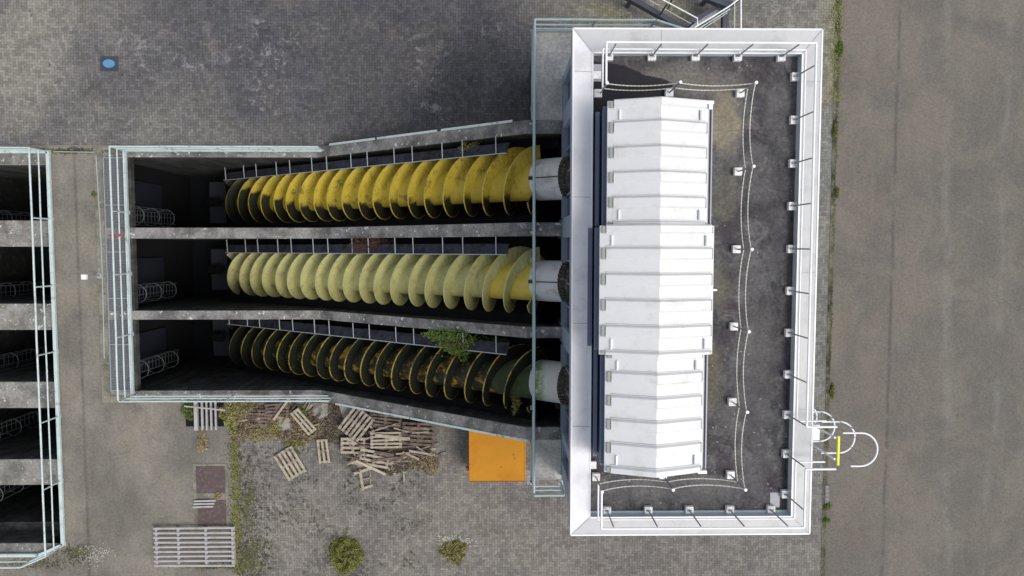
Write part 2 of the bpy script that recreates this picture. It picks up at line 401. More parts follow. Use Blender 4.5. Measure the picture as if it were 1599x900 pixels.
def obj(name, mb, mat, parent=None, bevel=0.0, local=False):
    me = bpy.data.meshes.new(name)
    off = Vector((0, 0, 0))
    if parent is not None and not local:
        p = parent
        while p: off += p.location; p = p.parent
    me.from_pydata([(v[0] - off.x, v[1] - off.y, v[2] - off.z) for v in mb.v], [], mb.f)
    for p, sm in zip(me.polygons, mb.smooth): p.use_smooth = sm
    me.materials.append(mat); me.update()
    o = bpy.data.objects.new(name, me); S.collection.objects.link(o)
    if parent is not None: o.parent = parent
    if bevel:
        b = o.modifiers.new('bevel', 'BEVEL'); b.width = bevel; b.segments = 2; b.limit_method = 'ANGLE'
    return o
def tag(o, label, cat, group=None):
    o['label'] = label; o['category'] = cat
    if group: o['group'] = group
    return o
def struct(o, kind='structure'): o['kind'] = kind; return o
def thing(name, label, cat, loc=(0, 0, 0), group=None, rz=0.0):
    o = bpy.data.objects.new(name, None); S.collection.objects.link(o); o.location = loc
    o.rotation_euler.z = rz; o.empty_display_size = .2
    return tag(o, label, cat, group)
def dup(root, loc, label, rz=0.0, group=None):
    r = root.copy(); S.collection.objects.link(r); r.location = loc; r.rotation_euler.z = rz; r['label'] = label
    if group: r['group'] = group
    for ch in list(root.children):
        c = ch.copy(); S.collection.objects.link(c); c.parent = r
    return r

def sheet(name, xs, ys, z, holes, mat):
    mb = MB(); idx = {}
    for i in range(len(xs) - 1):
        for j in range(len(ys) - 1):
            cx, cy = (xs[i] + xs[i + 1]) / 2, (ys[j] + ys[j + 1]) / 2
            if any(a < cx < b and c < cy < d for a, b, c, d in holes): continue
            f = []
            for p in ((i, j), (i + 1, j), (i + 1, j + 1), (i, j + 1)):
                if p not in idx: idx[p] = len(mb.v); mb.v.append((xs[p[0]], ys[p[1]], z))
                f.append(idx[p])
            mb.f.append(tuple(f)); mb.smooth.append(False)
    return struct(obj(name, mb, mat))

# ---------------------------------------------------------------- layout constants (metres)
XW, PN, PNo, PS, PSo = -13.68, 3.35, 3.72, -5.40, -5.76      # pump pit: west face, north inner/outer, south inner/outer
XK, SL = -6.86, 0.7265                                        # where the walls start to climb, and their slope
XD, XF = 0.86, 1.78                                           # deck edge, front of the machine house
ZD, ZR, ZC = 5.5, 9.3, 9.58
XWW = -14.76
DIV = [(0.35, 0.73), (-2.68, -2.37)]
BAYS = [(0.73, PN), (-2.37, 0.35), (PS, -2.68)]
SCY = [2.03, -1.0, -4.03]
LX0, LX1, LN, LS = -21.5, -16.72, 3.05, -11.25                # the second pit at the left edge
KX = 12.45                                                     # kerb line of the road
def top(x): return max(0.0, min(ZD, (x - XK) * SL))

# ---------------------------------------------------------------- ground
hole_mid = (XWW, XF + .3, PS, PN); hole_left = (LX0, LX1, LS, LN)
sheet('ground', [-300, -80, LX0, LX1, XWW, XF + .3, 12, 80, 300], [-300, -60, LS, PS, LN, PN, 60, 300], 0.0, [hole_mid, hole_left], M['slab'])
BX = W(369, 750).x
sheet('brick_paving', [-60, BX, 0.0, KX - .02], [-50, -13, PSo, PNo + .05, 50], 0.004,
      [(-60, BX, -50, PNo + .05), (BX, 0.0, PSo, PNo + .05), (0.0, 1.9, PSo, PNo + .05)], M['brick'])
sheet('asphalt_road', [KX + .06, 40, 90], [-60, 0, 60], 0.006, [], M['asphalt'])
mb = MB(); mb.box(KX - .10, KX + .05, -50, 50, -.1, .018)
struct(obj('kerb', mb, M['kerbj']))
# pit floors and water
mb = MB(); mb.box(XW - 1.5, XF + .3, PS, PN, -9.6, -9.3); struct(obj('pit_floor', mb, M['darkconc']))
mb = MB(); mb.add([(XW - 1.5, PS, -7.2), (-9, PS, -7.2), (-9, PN, -7.2), (XW - 1.5, PN, -7.2)], [(0, 1, 2, 3)])
struct(obj('water', mb, M['water']))
mb = MB(); mb.add([(LX0 - 1, LS, -6.5), (LX1 + 1.5, LS, -6.5), (LX1 + 1.5, LN, -6.5), (LX0 - 1, LN, -6.5)], [(0, 1, 2, 3)])
struct(obj('water', mb, M['water']))

# ---------------------------------------------------------------- pit walls
def profile(x0, x1, zb):
    xe = XK + ZD / SL
    pts = [(x0, zb), (x1, zb), (x1, top(x1) + .012)]
    if x1 > xe: pts.append((xe, ZD + .012))
    return pts + [(XK, .012), (x0, .012)]
def climbing_wall(name, y0, y1, x1, label, lx, matw=M['pitwall'], cap=True):
    t = thing(name, label, 'wall', (lx, (y0 + y1) / 2, 0))
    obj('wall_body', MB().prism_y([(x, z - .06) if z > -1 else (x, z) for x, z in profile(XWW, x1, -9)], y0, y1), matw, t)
    pts = [(XWW, .012), (XK, .012)] + ([(XK + ZD / SL, ZD + .012)] if x1 > XK + ZD / SL else []) + [(x1, top(x1) + .012)]
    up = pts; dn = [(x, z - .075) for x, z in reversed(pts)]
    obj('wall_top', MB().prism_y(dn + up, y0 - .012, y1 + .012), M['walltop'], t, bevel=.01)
    return t
nw = climbing_wall('retaining_wall', PN, PNo, XF - .02, 'north concrete wall of the pump pit, climbing to the deck beside the dark brick yard', -8)
sw = climbing_wall('retaining_wall', PSo, PS, XF - .02, 'south concrete wall of the pump pit, climbing past the pallet heap to the orange container', -8)
climbing_wall('divider_wall', DIV[0][0], DIV[0][1], XF + .1, 'straight concrete wall between the bright yellow screw and the cream screw', -8)
climbing_wall('divider_wall', DIV[1][0], DIV[1][1], XF + .1, 'concrete wall between the cream screw and the mossy black screw', -8)
# thin metal trim along the outer shoulder of the outer walls
for par, y, segs in ((nw, PNo + .03, [(-6.3, -4.4), (-4.3, -2.1), (-1.95, .3)]), (sw, PSo - .03, [(-6.2, -3.2), (-3.15, -.2), (-.15, .75)])):
    for a, b in segs:
        obj('metal_trim', MB().bar((a, y, top(a) + .03), (b, y, top(b) + .03), .07, .03), M['galv'], par)
# west wall: upper apron over the intake openings
t = thing('retaining_wall', 'west concrete wall of the pump pit under the pale blue railing', 'wall', (XW, -1, 0))
obj('wall_body', MB().box(XWW - .35, XWW - .003, PS - .3, PN + .3, -9.3, -.006), M['pitblack'], t)
obj('walkway_beam', MB().box(XW - .32, XW - .10, PS + .01, PN - .01, -.30, -.03), M['pitwall'], t)
for i, (a, b) in enumerate(BAYS):
    # dark blue stop plate hanging in each intake
    y0, y1 = (a + .25, a + 1.95)
    g = thing('sluice_plate', ['dark blue steel plate in the intake below the bright yellow screw', 'dark blue steel plate in the intake below the cream screw',
                               'dark blue steel plate in the intake below the mossy black screw'][i], 'sluice gate', (XWW + .1, (y0 + y1) / 2, -1.7), 'sluice plates in the pit')
    obj('gate_plate', MB().box(XWW + .005, XWW + .09, y0, y1, -4.2, -1.5), M['navy'], g, .01)
    obj('gate_frame', MB().box(XWW + .095, XWW + .13, y0, y1, -1.6, -1.5), M['navy'], g)
    p = thing('bearing_pedestal', ['concrete bearing pedestal at the sunken end of the bright yellow screw', 'concrete bearing pedestal at the sunken end of the cream screw',
                                   'concrete bearing pedestal at the sunken end of the mossy black screw'][i], 'pedestal', (-12.95, SCY[i], -7), 'lower bearing pedestals')
    obj('pedestal_block', MB().box(-13.3, -12.55, SCY[i] - .95, SCY[i] + .95, -9.3, -5.75), M['navy'], p, .03)
    obj('bearing', MB().tube([(-13.1, SCY[i], -5.4), (-12.6, SCY[i], -5.02)], .2, 16), M['pitblack'], p)

# ---------------------------------------------------------------- screws, troughs, deflectors
ANG = math.atan(SL); AX = Vector((math.cos(ANG), 0, math.sin(ANG))); NU = Vector((-math.sin(ANG), 0, math.cos(ANG)))
RO, RD = 1.03, .605
def axis_pt(x, yc): return Vector((x, yc, 5.15 + (x - 1.26) * SL))
def sp(yc, s, phi, r):       # s: metres along axis from x=0
    return axis_pt(0, yc) + AX * s + (NU * math.cos(phi) + Vector((0, 1, 0)) * math.sin(phi)) * r
S0, S1, LEAD = -11.15 / AX.x, 1.17 / AX.x, 2.36
def flight(yc, start, r0, r1, th, ends=None):
    """one helical blade, thick, ending at the top of the screw at angle `start`"""
    mb = MB(); total = (S1 - S0) / LEAD * 2 * math.pi; n = int(total / (2 * math.pi) * 34); vs = []; fs = []
    for i in range(n + 1):
        phi = start - total * i / n; s = S1 - LEAD * (total * i / n) / (2 * math.pi)
        wob = 1 + .006 * math.sin(i * .37 + start * 3)
        for (r, dz) in ((r0, -th / 2), (r1 * wob, -th / 2), (r1 * wob, th / 2), (r0, th / 2)):
            vs.append(sp(yc, s + dz, phi, r))
    for i in range(n):
        for k in range(4):
            a, b = i * 4 + k, i * 4 + (k + 1) % 4
            fs.append((a, b, b + 4, a + 4))
    fs += [(0, 3, 2, 1), (n * 4, n * 4 + 1, n * 4 + 2, n * 4 + 3)]
    mb.add(vs, fs, False); return mb
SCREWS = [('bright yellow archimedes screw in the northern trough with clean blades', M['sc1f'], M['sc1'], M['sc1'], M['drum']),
          ('faded cream archimedes screw in the middle trough', M['sc2'], M['sc2'], M['sc2'], M['drum']),
          ('black mossy archimedes screw with yellow blade rims and a bush growing over it', M['sc3f'], M['sc3d'], M['sc3r'], M['mossdrum'])]
for i, (lab, mf, md, mr, me_) in enumerate(SCREWS):
    yc = SCY[i]; base = axis_pt(-12.3, yc)
    t = thing('archimedes_screw', lab, 'screw pump', base, 'archimedes screws in the pump pit')
    xs = [-11.2, -8, -4, -.5, 1.15] if i != 1 else [-11.2, -8, -4, -.2]
    obj('drum', MB().tube([axis_pt(x, yc) for x in xs], RD, 40), md, t)
    if i == 2: obj('mossy_collar', MB().tube([axis_pt(.0, yc), axis_pt(1.149, yc)], RD + .006, 40), M['mosscol'], t)
    if i == 1: obj('collar', MB().tube([axis_pt(-.199, yc), axis_pt(1.15, yc)], RD + .006, 40), M['sc2b'], t)
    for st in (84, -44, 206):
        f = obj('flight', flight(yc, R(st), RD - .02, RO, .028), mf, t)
        f.data.shade_smooth() if False else None
        if mr: obj('flight_rim', flight(yc, R(st), RO - .012, RO + .008, .036 if i == 2 else .034), mr, f)
    e = obj('drum_end', MB().tube([axis_pt(1.152, yc), axis_pt(2.0, yc)], RD + .012, 40), me_, t)
    rb = MB()
    for q in range(40):      # ribbed bearing ring
        a = 2 * math.pi * q / 40
        c = axis_pt(2.05, yc); d = (NU * math.cos(a) + Vector((0, 1, 0)) * math.sin(a))
        rb.bar(c - AX * .10 + d * (RD + .05), c + AX * .12 + d * (RD + .05), .05, .05, up=d)
    rb.tube([axis_pt(1.96, yc), axis_pt(2.25, yc)], RD + .04, 40)
    obj('bearing_ring', rb, M['ring'], t)
    if i < 2:
        g = axis_pt(1.2, yc) + NU * (RD + .035) ; h = axis_pt(2.1, yc) + NU * (RD + .035)
        obj('grease_line', MB().tube([g, h], .014, 6).box(g.x - .06, g.x + .06, yc - .05, yc + .05, g.z - .03, g.z + .04), M['ring'], t)
    # trough
    tr = thing('screw_trough', ['black concrete trough holding the bright yellow screw', 'black concrete trough holding the cream screw', 'black concrete trough holding the mossy screw'][i],
               'trough', axis_pt(-6, yc), 'concrete troughs of the screws')
    a, b = BAYS[i]; mb = MB(); prof = [(a - .0, -.25), (yc - 1.08, -.25)] + [(yc + 1.08 * math.sin(p), -1.08 * math.cos(p)) for p in [R(-76 + 152 * k / 14) for k in range(15)]] + [(yc + 1.08, -.25), (b, -.25)]
    xa, xb = -12.55, .95; vs = []
    for x in (xa, -6, xb):
        for (y, n) in prof: vs.append(axis_pt(x, 0) + NU * n + Vector((0, y, 0)))
    k = len(prof); fs = [(j * k + q, j * k + q + 1, (j + 1) * k + q + 1, (j + 1) * k + q) for j in range(2) for q in range(k - 1)]
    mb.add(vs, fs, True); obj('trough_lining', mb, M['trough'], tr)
    # steel deflector plate along the north side
    dp = thing('deflector_plate', ['grey steel deflector strip along the bright yellow screw', 'grey steel deflector strip along the cream screw', 'grey steel deflector strip along the mossy screw'][i],
               'deflector plate', axis_pt(-6, yc + .9), 'deflector plates along the screws')
    xa, xb = -11.3, .52; mb = MB()
    e0 = (.80, .66); e1 = (1.12, .52); vs = []
    for x in (xa, xb):
        for (y, n) in (e0, e1, (e1[0], e1[1] - .02), (e0[0], e0[1] - .02)): vs.append(axis_pt(x, yc) + NU * n + Vector((0, y, 0)))
    mb.add(vs, [(0, 1, 5, 4), (1, 2, 6, 5), (2, 3, 7, 6), (3, 0, 4, 7), (0, 3, 2, 1), (4, 5, 6, 7)])
    obj('plate', mb, M['plate'], dp)
    obj('edge_strip', MB().bar(axis_pt(xa, yc) + NU * .68 + Vector((0, .79, 0)), axis_pt(xb, yc) + NU * .68 + Vector((0, .79, 0)), .028, .03), M['galvdim'], dp)
    wy = b
    nst = 14
    for q in range(nst):
        x = xa + .15 + (xb - xa - .3) * (q + (.22 if q % 2 else 0)) / (nst - .6)
        p0 = axis_pt(x, yc) + NU * .69 + Vector((0, .80, 0)); p1 = axis_pt(x + .02, yc) + NU * .74; p1.y = wy - .01
        obj('strut', MB().bar(p0, p1, .028, .03), M['galvdim'], dp)

# ---------------------------------------------------------------- railings
def railing(name, label, pts, mrail, mmid=None, h=1.1, mids=(.64,), toe=None, step=1.9, r=.034, group=None, cat='railing', caps=True, posts=True, postmat=None, postoff=.6):
    """posts and rails along a polyline of base points"""
    pts = [Vector(p) for p in pts]; mmid = mmid or mrail
    t = thing(name, label, cat, pts[0], group)
    up = lambda z: [p + Vector((0, 0, z)) for p in pts]
    for i in range(len(pts) - 1):
        a, b = pts[i], pts[i + 1]; L = (b - a).length; d = (b - a) / L
        e = r * .9 if i else 0
        def wavy(z):
            n = max(2, int(L / 1.1)); js = [0] + [random.uniform(-.010, .010) for _ in range(n - 1)] + [0]
            side = Vector((-d.y, d.x, 0))
            return [a + d * (L * q / n) + side * js[q] + Vector((0, 0, z + js[q] * .6)) for q in range(n + 1)]
        obj('top_rail', MB().tube(wavy(h), r, 8), mrail, t)
        for z in mids: obj('mid_rail', MB().tube(wavy(z), r * .8, 8), mmid, t)
        if toe: obj('toe_board', MB().bar(a + Vector((0, 0, toe[0])), b + Vector((0, 0, toe[0])), toe[1], toe[2]), mrail, t)
        if posts:
            n = max(1, round(L / step))
            for k in range(n + (1 if i == len(pts) - 2 else 0)):
                p = a + d * (L * min(1, (k + (postoff if 0 < k < n and postoff < .5 else 0)) / n))
                obj('post', MB().tube([p, p + Vector((0, 0, h - r * .5))], r * .82, 8), postmat or mmid, t)
                obj('base_plate', MB().box(p.x - .07, p.x + .07, p.y - .07, p.y + .07, p.z + .001, p.z + .018), M['galvdim'], t)
    return t
railing('pit_railing', 'pale blue railing along the north and west edges of the pump pit',
        [(XK + .3, 3.57, .01), (XW - .20, 3.57, .01), (XW - .20, -5.50, .01)], M['galv'], toe=(.10, .09, .12), step=2.02, mids=(.64, .22))
railing('pit_railing', 'pale blue railing on the south edge of the pump pit above the pallet heap',
        [(XW - .17, -5.55, .01), (XK + .55, -5.55, .01)], M['galv'], step=3.1, mids=(.62, .22), r=.030)
railing('pit_railing', 'pale blue railing round the east side of the far left pit, with a cut corner',
        [(-26, 3.52, .01), (LX1 + .02, 3.52, .01), (LX1 + .02, LS - .02, .01), (LX1 - .9, LS - .42, .01), (-26, LS - .42, .01)], M['galv'], toe=(.08, .12, .10), step=2.55, mids=(.62,))
mb = MB().box(XW - .55, XW - .02, .40, .48, .64, .72)
tag(obj('rusty_clip', mb, M['red'], None, .01), 'small rust red strip tied across the west railing of the pump pit', 'clip')

# grated walkway west of the pump pit, let into its kerb
t = thing('grated_walkway', 'grey steel mesh walkway between its concrete kerb and the west railing', 'walkway', (-14.3, -1, 0))
gx0, gx1 = XWW + .02, XW - .24
obj('mesh_panel', MB().add([(gx0, PS + .02, .0), (gx1, PS + .02, .0), (gx1, PN - .02, .0), (gx0, PN - .02, .0)], [(0, 1, 2, 3)]), M['grating'], t)
fb = MB()
for k in range(6):
    y = PN - .04 + (PS - PN + .08) * k / 5; obj('cross_bar', MB().bar((gx0, y, .02), (gx1, y, .02), .03, .03), M['galvdim'], t)
for x in (gx0 + .01, gx1 - .01): obj('edge_bar', MB().bar((x, PS + .02, .02), (x, PN - .02, .02), .03, .032), M['galvdim'], t)
t = thing('walkway_kerb', 'raised mossy concrete kerb framing the mesh walkway', 'kerb', (gx0 - .2, -1, 0))
obj('kerb_body', MB().box(gx0 - .34, gx0 - .02, PS - .42, PN + .35, 0.005, .05).box(gx0 - .02, XW - .36, PS - .42, PS - .17, .005, .048), M['kerb'], t, .01)
# conduit on the slab
zc = .035
pts = [W(84, 237, zc), W(148, 238, zc), W(153, 262, zc), W(160, 430, zc), W(162, 520, zc)]
tag(obj('conduit', MB().tube([W(84, 237, zc), W(148, 238, zc)], .022, 8).tube([W(150, 243, zc), W(157, 360, zc), W(160, 430, zc), W(163, 560, zc)], .026, 8), M['galvdim']),
    'thin pale conduit lying along the slab beside the mesh walkway kerb', 'pipe')
# bollard light
b0 = W(157, 431, 0); t = thing('bollard_light', 'short bollard with a white square head beside the mesh walkway', 'bollard', b0)
hd = Vector((b0.x, b0.y, .95))
obj('post', MB().tube([b0 + Vector((0, 0, .06)), hd], .028, 10), M['galvdim'], t)
obj('base_plate', MB().box(b0.x - .1, b0.x + .1, b0.y - .1, b0.y + .1, .051, .075), M['galvdim'], t)
obj('lamp_head', MB().box(hd.x - .09, hd.x + .09, hd.y - .09, hd.y + .09, .93, 1.06), M['white'], t, .015)

# ---------------------------------------------------------------- caged ladders
def ladder_thing(label, loc, zt, zb, group=None, r=.36, name='caged_ladder', open_dir=1):
    """ladder fixed to a wall on its west side; the cage bulges east"""
    x, y = loc; t = thing(name, label, 'ladder', (x, y, zb), group)
    for s in (-1, 1): obj('stile', MB().tube([(x + .1, y + s * .23, zb), (x + .1, y + s * .23, zt)], .02, 6), M['cage'], t)
    z = zb + .15
    while z < zt - .1: obj('rung', MB().tube([(x + .1, y - .23, z), (x + .1, y + .23, z)], .013, 5), M['cage'], t); z += .28
    z = zt - .04; k = 0
    while z > zb + 1.4:
        pts = [(x + .1, y - .23 - .04, z)] + [(x + .38 + r * math.cos(a), y + r * math.sin(a), z) for a in [R(-95 + 190 * q / 12) for q in range(13)]] + [(x + .1, y + .27, z)]
        obj('hoop', MB().tube(pts, .018, 6), M['cage'], t); z -= 1.25; k += 1
    for a in (-90, -45, 0, 45, 90):
        p = (x + .38 + r * math.cos(R(a)), y + r * math.sin(R(a)))
        obj('cage_bar', MB().tube([(p[0], p[1], zb + 1.4), (p[0], p[1], zt)], .014, 5), M['cage'], t)
    return t
l0 = ladder_thing('caged ladder descending the pump pit wall near the bright yellow screw', (XWW + .02, 1.25), -.06, -5.3, 'caged ladders in the pits')
dup(l0, (XWW + .02, -1.82, -5.3), 'caged ladder descending the pump pit wall near the cream screw')
dup(l0, (XWW + .02, -4.82, -5.3), 'caged ladder descending the pump pit wall near the mossy black screw')
for y, nm in ((1.2, 'northernmost bay'), (-1.85, 'second bay from the north'), (-4.85, 'third bay from the north'), (-7.7, 'fourth bay from the north'), (-10.2, 'southernmost bay')):
    dup(l0, (-21.4, y, -6.3), 'caged ladder deep in the %s of the far left pit' % nm)

# ---------------------------------------------------------------- left pit
t = thing('retaining_wall', 'east concrete wall of the far left pit below its railing', 'wall', (LX1, -4, 0))
obj('wall_body', MB().box(LX1 + .003, LX1 + .3, LS - .3, LN + .3, -1.2, -.006).box(LX1 + 1.5, LX1 + 1.8, LS, LN, -9, -1.21), M['pitwall'], t)
def lwall(y0, y1, label, top_=-.0, name='divider_wall', x1=LX1):
    t = thing(name, label, 'wall', (-19, (y0 + y1) / 2, top_))
    obj('wall_body', MB().box(-26, x1 + (.0 if name == 'divider_wall' else 0), y0, y1, -9, top_ - .07), M['pitwall'], t)
    obj('wall_top', MB().box(-26, x1 - .004, y0 - .01, y1 + .01, top_ - .068, top_), M['walltop2'], t, .012)
wy = lambda a: W(40, a, -.3).y
lwall(wy(385), wy(345), 'first wide concrete divider from the north in the far left pit', -.3)
lwall(wy(515), wy(475), 'second wide concrete divider from the north in the far left pit', -.3)
lwall(wy(637), wy(597), 'third wide concrete divider from the north in the far left pit', -.3)
lwall(wy(757), wy(718), 'fourth wide concrete divider from the north in the far left pit', -.3)
lwall(LN, 3.5, 'north concrete wall of the far left pit', .012, 'retaining_wall', LX1 + .1)
lwall(LS - .45, LS, 'south concrete wall of the far left pit', .012, 'retaining_wall', LX1 - .7)
mb = MB().box(-22, -21.7, LS, LN, -9, -.01)
tag(obj('retaining_wall', mb, M['darkconc']), 'west concrete wall of the far left pit carrying its caged ladders', 'wall')
# sunken ledges in the southern bays
for (ya, yb, z, lab) in ((LS, LS + .35, -1.2, 'sunken concrete ledge along the south wall of the far left pit'),):
    tag(obj('concrete_ledge', MB().box(-26, LX1 - .1, ya + .005, yb, -9, z), M['pitwall']), lab, 'ledge')

# ---------------------------------------------------------------- machine house
CX0, CX1, CY0, CY1 = 1.66, 7.50, -6.98, 5.10      # coping outside
IX0, IX1, IY0, IY1 = 2.12, 7.05, -6.55, 4.55      # coping inside
H = thing('pump_house', 'flat roofed pump house with white metal parapet beside the screws', 'building', (4.5, -1, 0))
wb = MB()
# front wall pieces around the openings (x from XF to XF+.25)
x0, x1 = XF, XF + .3
yN, yS = CY1 - .12, CY0 + .12
piers = [(yN, 4.75), (3.95, 3.42), (.86, .28), (-2.30, -2.85), (-5.42, -5.75), (-6.35, yS)]
for a, b in piers: wb.box(x0, x1, b, a, 3.0, 8.8)
wb.box(x0, x1, yS, yN, 8.803, 9.2)
wb.box(x0 + .003, x1 - .003, 3.95, 4.75, 3.0, 5.55).box(x0 + .003, x1 - .003, -6.35, -5.75, 3.0, 5.55)
wb.box(x0 + .003, x1 - .003, 3.95, 4.75, 7.9, 8.80).box(x0 + .003, x1 - .003, -6.35, -5.75, 7.9, 8.80)
obj('front_wall', wb, M['wall'], H)
ww = MB().box(x0 + .3, CX1 - .1, yN - .25, yN, 0, 9.2).box(x0 + .3, CX1 - .1, yS, yS + .25, 0, 9.2).box(CX1 - .35, CX1 - .1, yS + .251, yN - .251, 0, 9.2)
obj('wall', ww, M['wall'], H)
for (a, b) in ((.86, 3.42), (-2.30, .28), (-5.42, -2.85)):
    g = obj('window', MB().box(x0 + .10, x0 + .14, a, b, 6.0, 8.80), M['glass'], H)
    fr = MB().box(x0 - .05, x0 + .16, a, b, 5.62, 5.98)
    for k in range(1, 4): fr.box(x0 + .06, x0 + .095, a + (b - a) * k / 4 - .03, a + (b - a) * k / 4 + .03, 5.99, 8.79)
    fr.box(x0 + .055, x0 + .093, a, b, 7.3, 7.36)
    obj('window_frame', fr, M['mull'], g)
for (a, b) in ((3.95, 4.75), (-6.35, -5.75)):
    obj('window', MB().box(x0 + .14, x0 + .18, a, b, 5.555, 7.895), M['glass'], H)
obj('inner_floor', MB().box(x0 + .35, CX1 - .4, yS + .3, yN - .3, 2.7, 3.0), M['darkconc'], H)
obj('fascia', MB().box(CX0 + .01, CX0 + .10, CY0 + .01, CY1 - .01, 8.87, ZC - .06).box(CX1 - .10, CX1 - .01, CY0 + .01, CY1 - .01, 8.87, ZC - .06)
    .box(CX0 + .101, CX1 - .101, CY0 + .01, CY0 + .10, 8.87, ZC - .06).box(CX0 + .101, CX1 - .101, CY1 - .10, CY1 - .01, 8.87, ZC - .06), M['fascia'], H)
rf = obj('roof_deck', MB().box(IX0 - .05, IX1 + .05, IY0 - .05, IY1 + .05, 9.21, ZR), M['roof'], H)
# parapet coping: four mitred boards with a slight inward fall
def coping(a, b, c, d, mat):   # outer a-b, inner c-d (b side first)
    z0 = ZC - .06; pts = [(*a, ZC), (*b, ZC), (*c, ZC - .02), (*d, ZC - .02)]
    mb = MB(); mb.add(pts + [(p[0], p[1], z0 - .02) for p in pts], [(3, 2, 1, 0), (4, 5, 6, 7), (0, 1, 5, 4), (1, 2, 6, 5), (2, 3, 7, 6), (3, 0, 4, 7)])
    return obj('parapet_coping', mb, mat, H)
O = [(CX0, CY1), (CX1, CY1), (CX1, CY0), (CX0, CY0)]; I = [(IX0, IY1), (IX1, IY1), (IX1, IY0), (IX0, IY0)]
g = .006
coping((O[0][0] + g, O[0][1]), (O[1][0] - g, O[1][1]), (I[1][0] - g, I[1][1]), (I[0][0] + g, I[0][1]), M['cap'])
coping((O[1][0], O[1][1] - g), (O[2][0], O[2][1] + g), (I[2][0], I[2][1] + g), (I[1][0], I[1][1] - g), M['cap'])
coping((O[2][0] - g, O[2][1]), (O[3][0] + g, O[3][1]), (I[3][0] + g, I[3][1]), (I[2][0] - g, I[2][1]), M['cap'])
coping((O[3][0], O[3][1] + g), (O[0][0], O[0][1] - g), (I[0][0], I[0][1] - g), (I[3][0], I[3][1] + g), M['capw'])
# bright hem along the inner and outer edges, and joint seams
hm = MB()
for q in range(4):
    a, b = O[q], O[(q + 1) % 4]; hm.bar((*a, ZC + .004), (*b, ZC + .004), .035, .014)
    a, b = I[q], I[(q + 1) % 4]; hm.bar((*a, ZC - .012), (*b, ZC - .012), .03, .016)
obj('coping_hem', hm, M['white'], H)
def seam(a, b, w_): obj('coping_seam', MB().bar(a, b, w_, .011), M['seam'], H)
for q in range(4): seam((O[q][0], O[q][1], ZC + .002), (I[q][0], I[q][1], ZC - .016), .018)
for y in (4.12, 1.2, -1.8, -4.3): seam((CX0 + .03, y, ZC + .001), (IX0 - .02, y - .01, ZC - .017), .013)
for y in (3.9, -.6, -3.9): seam((CX1 - .03, y, ZC + .001), (IX1 + .02, y, ZC - .017), .013)
seam((3.72, CY1 - .03, ZC + .001), (3.74, IY1 + .02, ZC - .017), .013)
up = MB().box(IX0 - .04, IX0, IY0, IY1, ZR, ZC - .09).box(IX1 + .0, IX1 + .04, IY0, IY1, ZR, ZC - .09).box(IX0, IX1, IY0 - .04, IY0, ZR, ZC - .09).box(IX0, IX1, IY1, IY1 + .04, ZR, ZC - .09)
up.box(IX0, IX1, IY0, IY0 + .07, ZR + .002, ZR + .06)
obj('roof_upstand', up, M['upstand'], H)
# small white outlet on the hood and vents
obj('roof_patch', MB().box(6.62, 6.86, -6.42, -6.05, ZR + .001, ZR + .012), M['gutter'], H)
obj('roof_patch', MB().box(2.16, 2.36, 3.95, 4.35, ZR + .001, ZR + .02), M['gutter'], H)

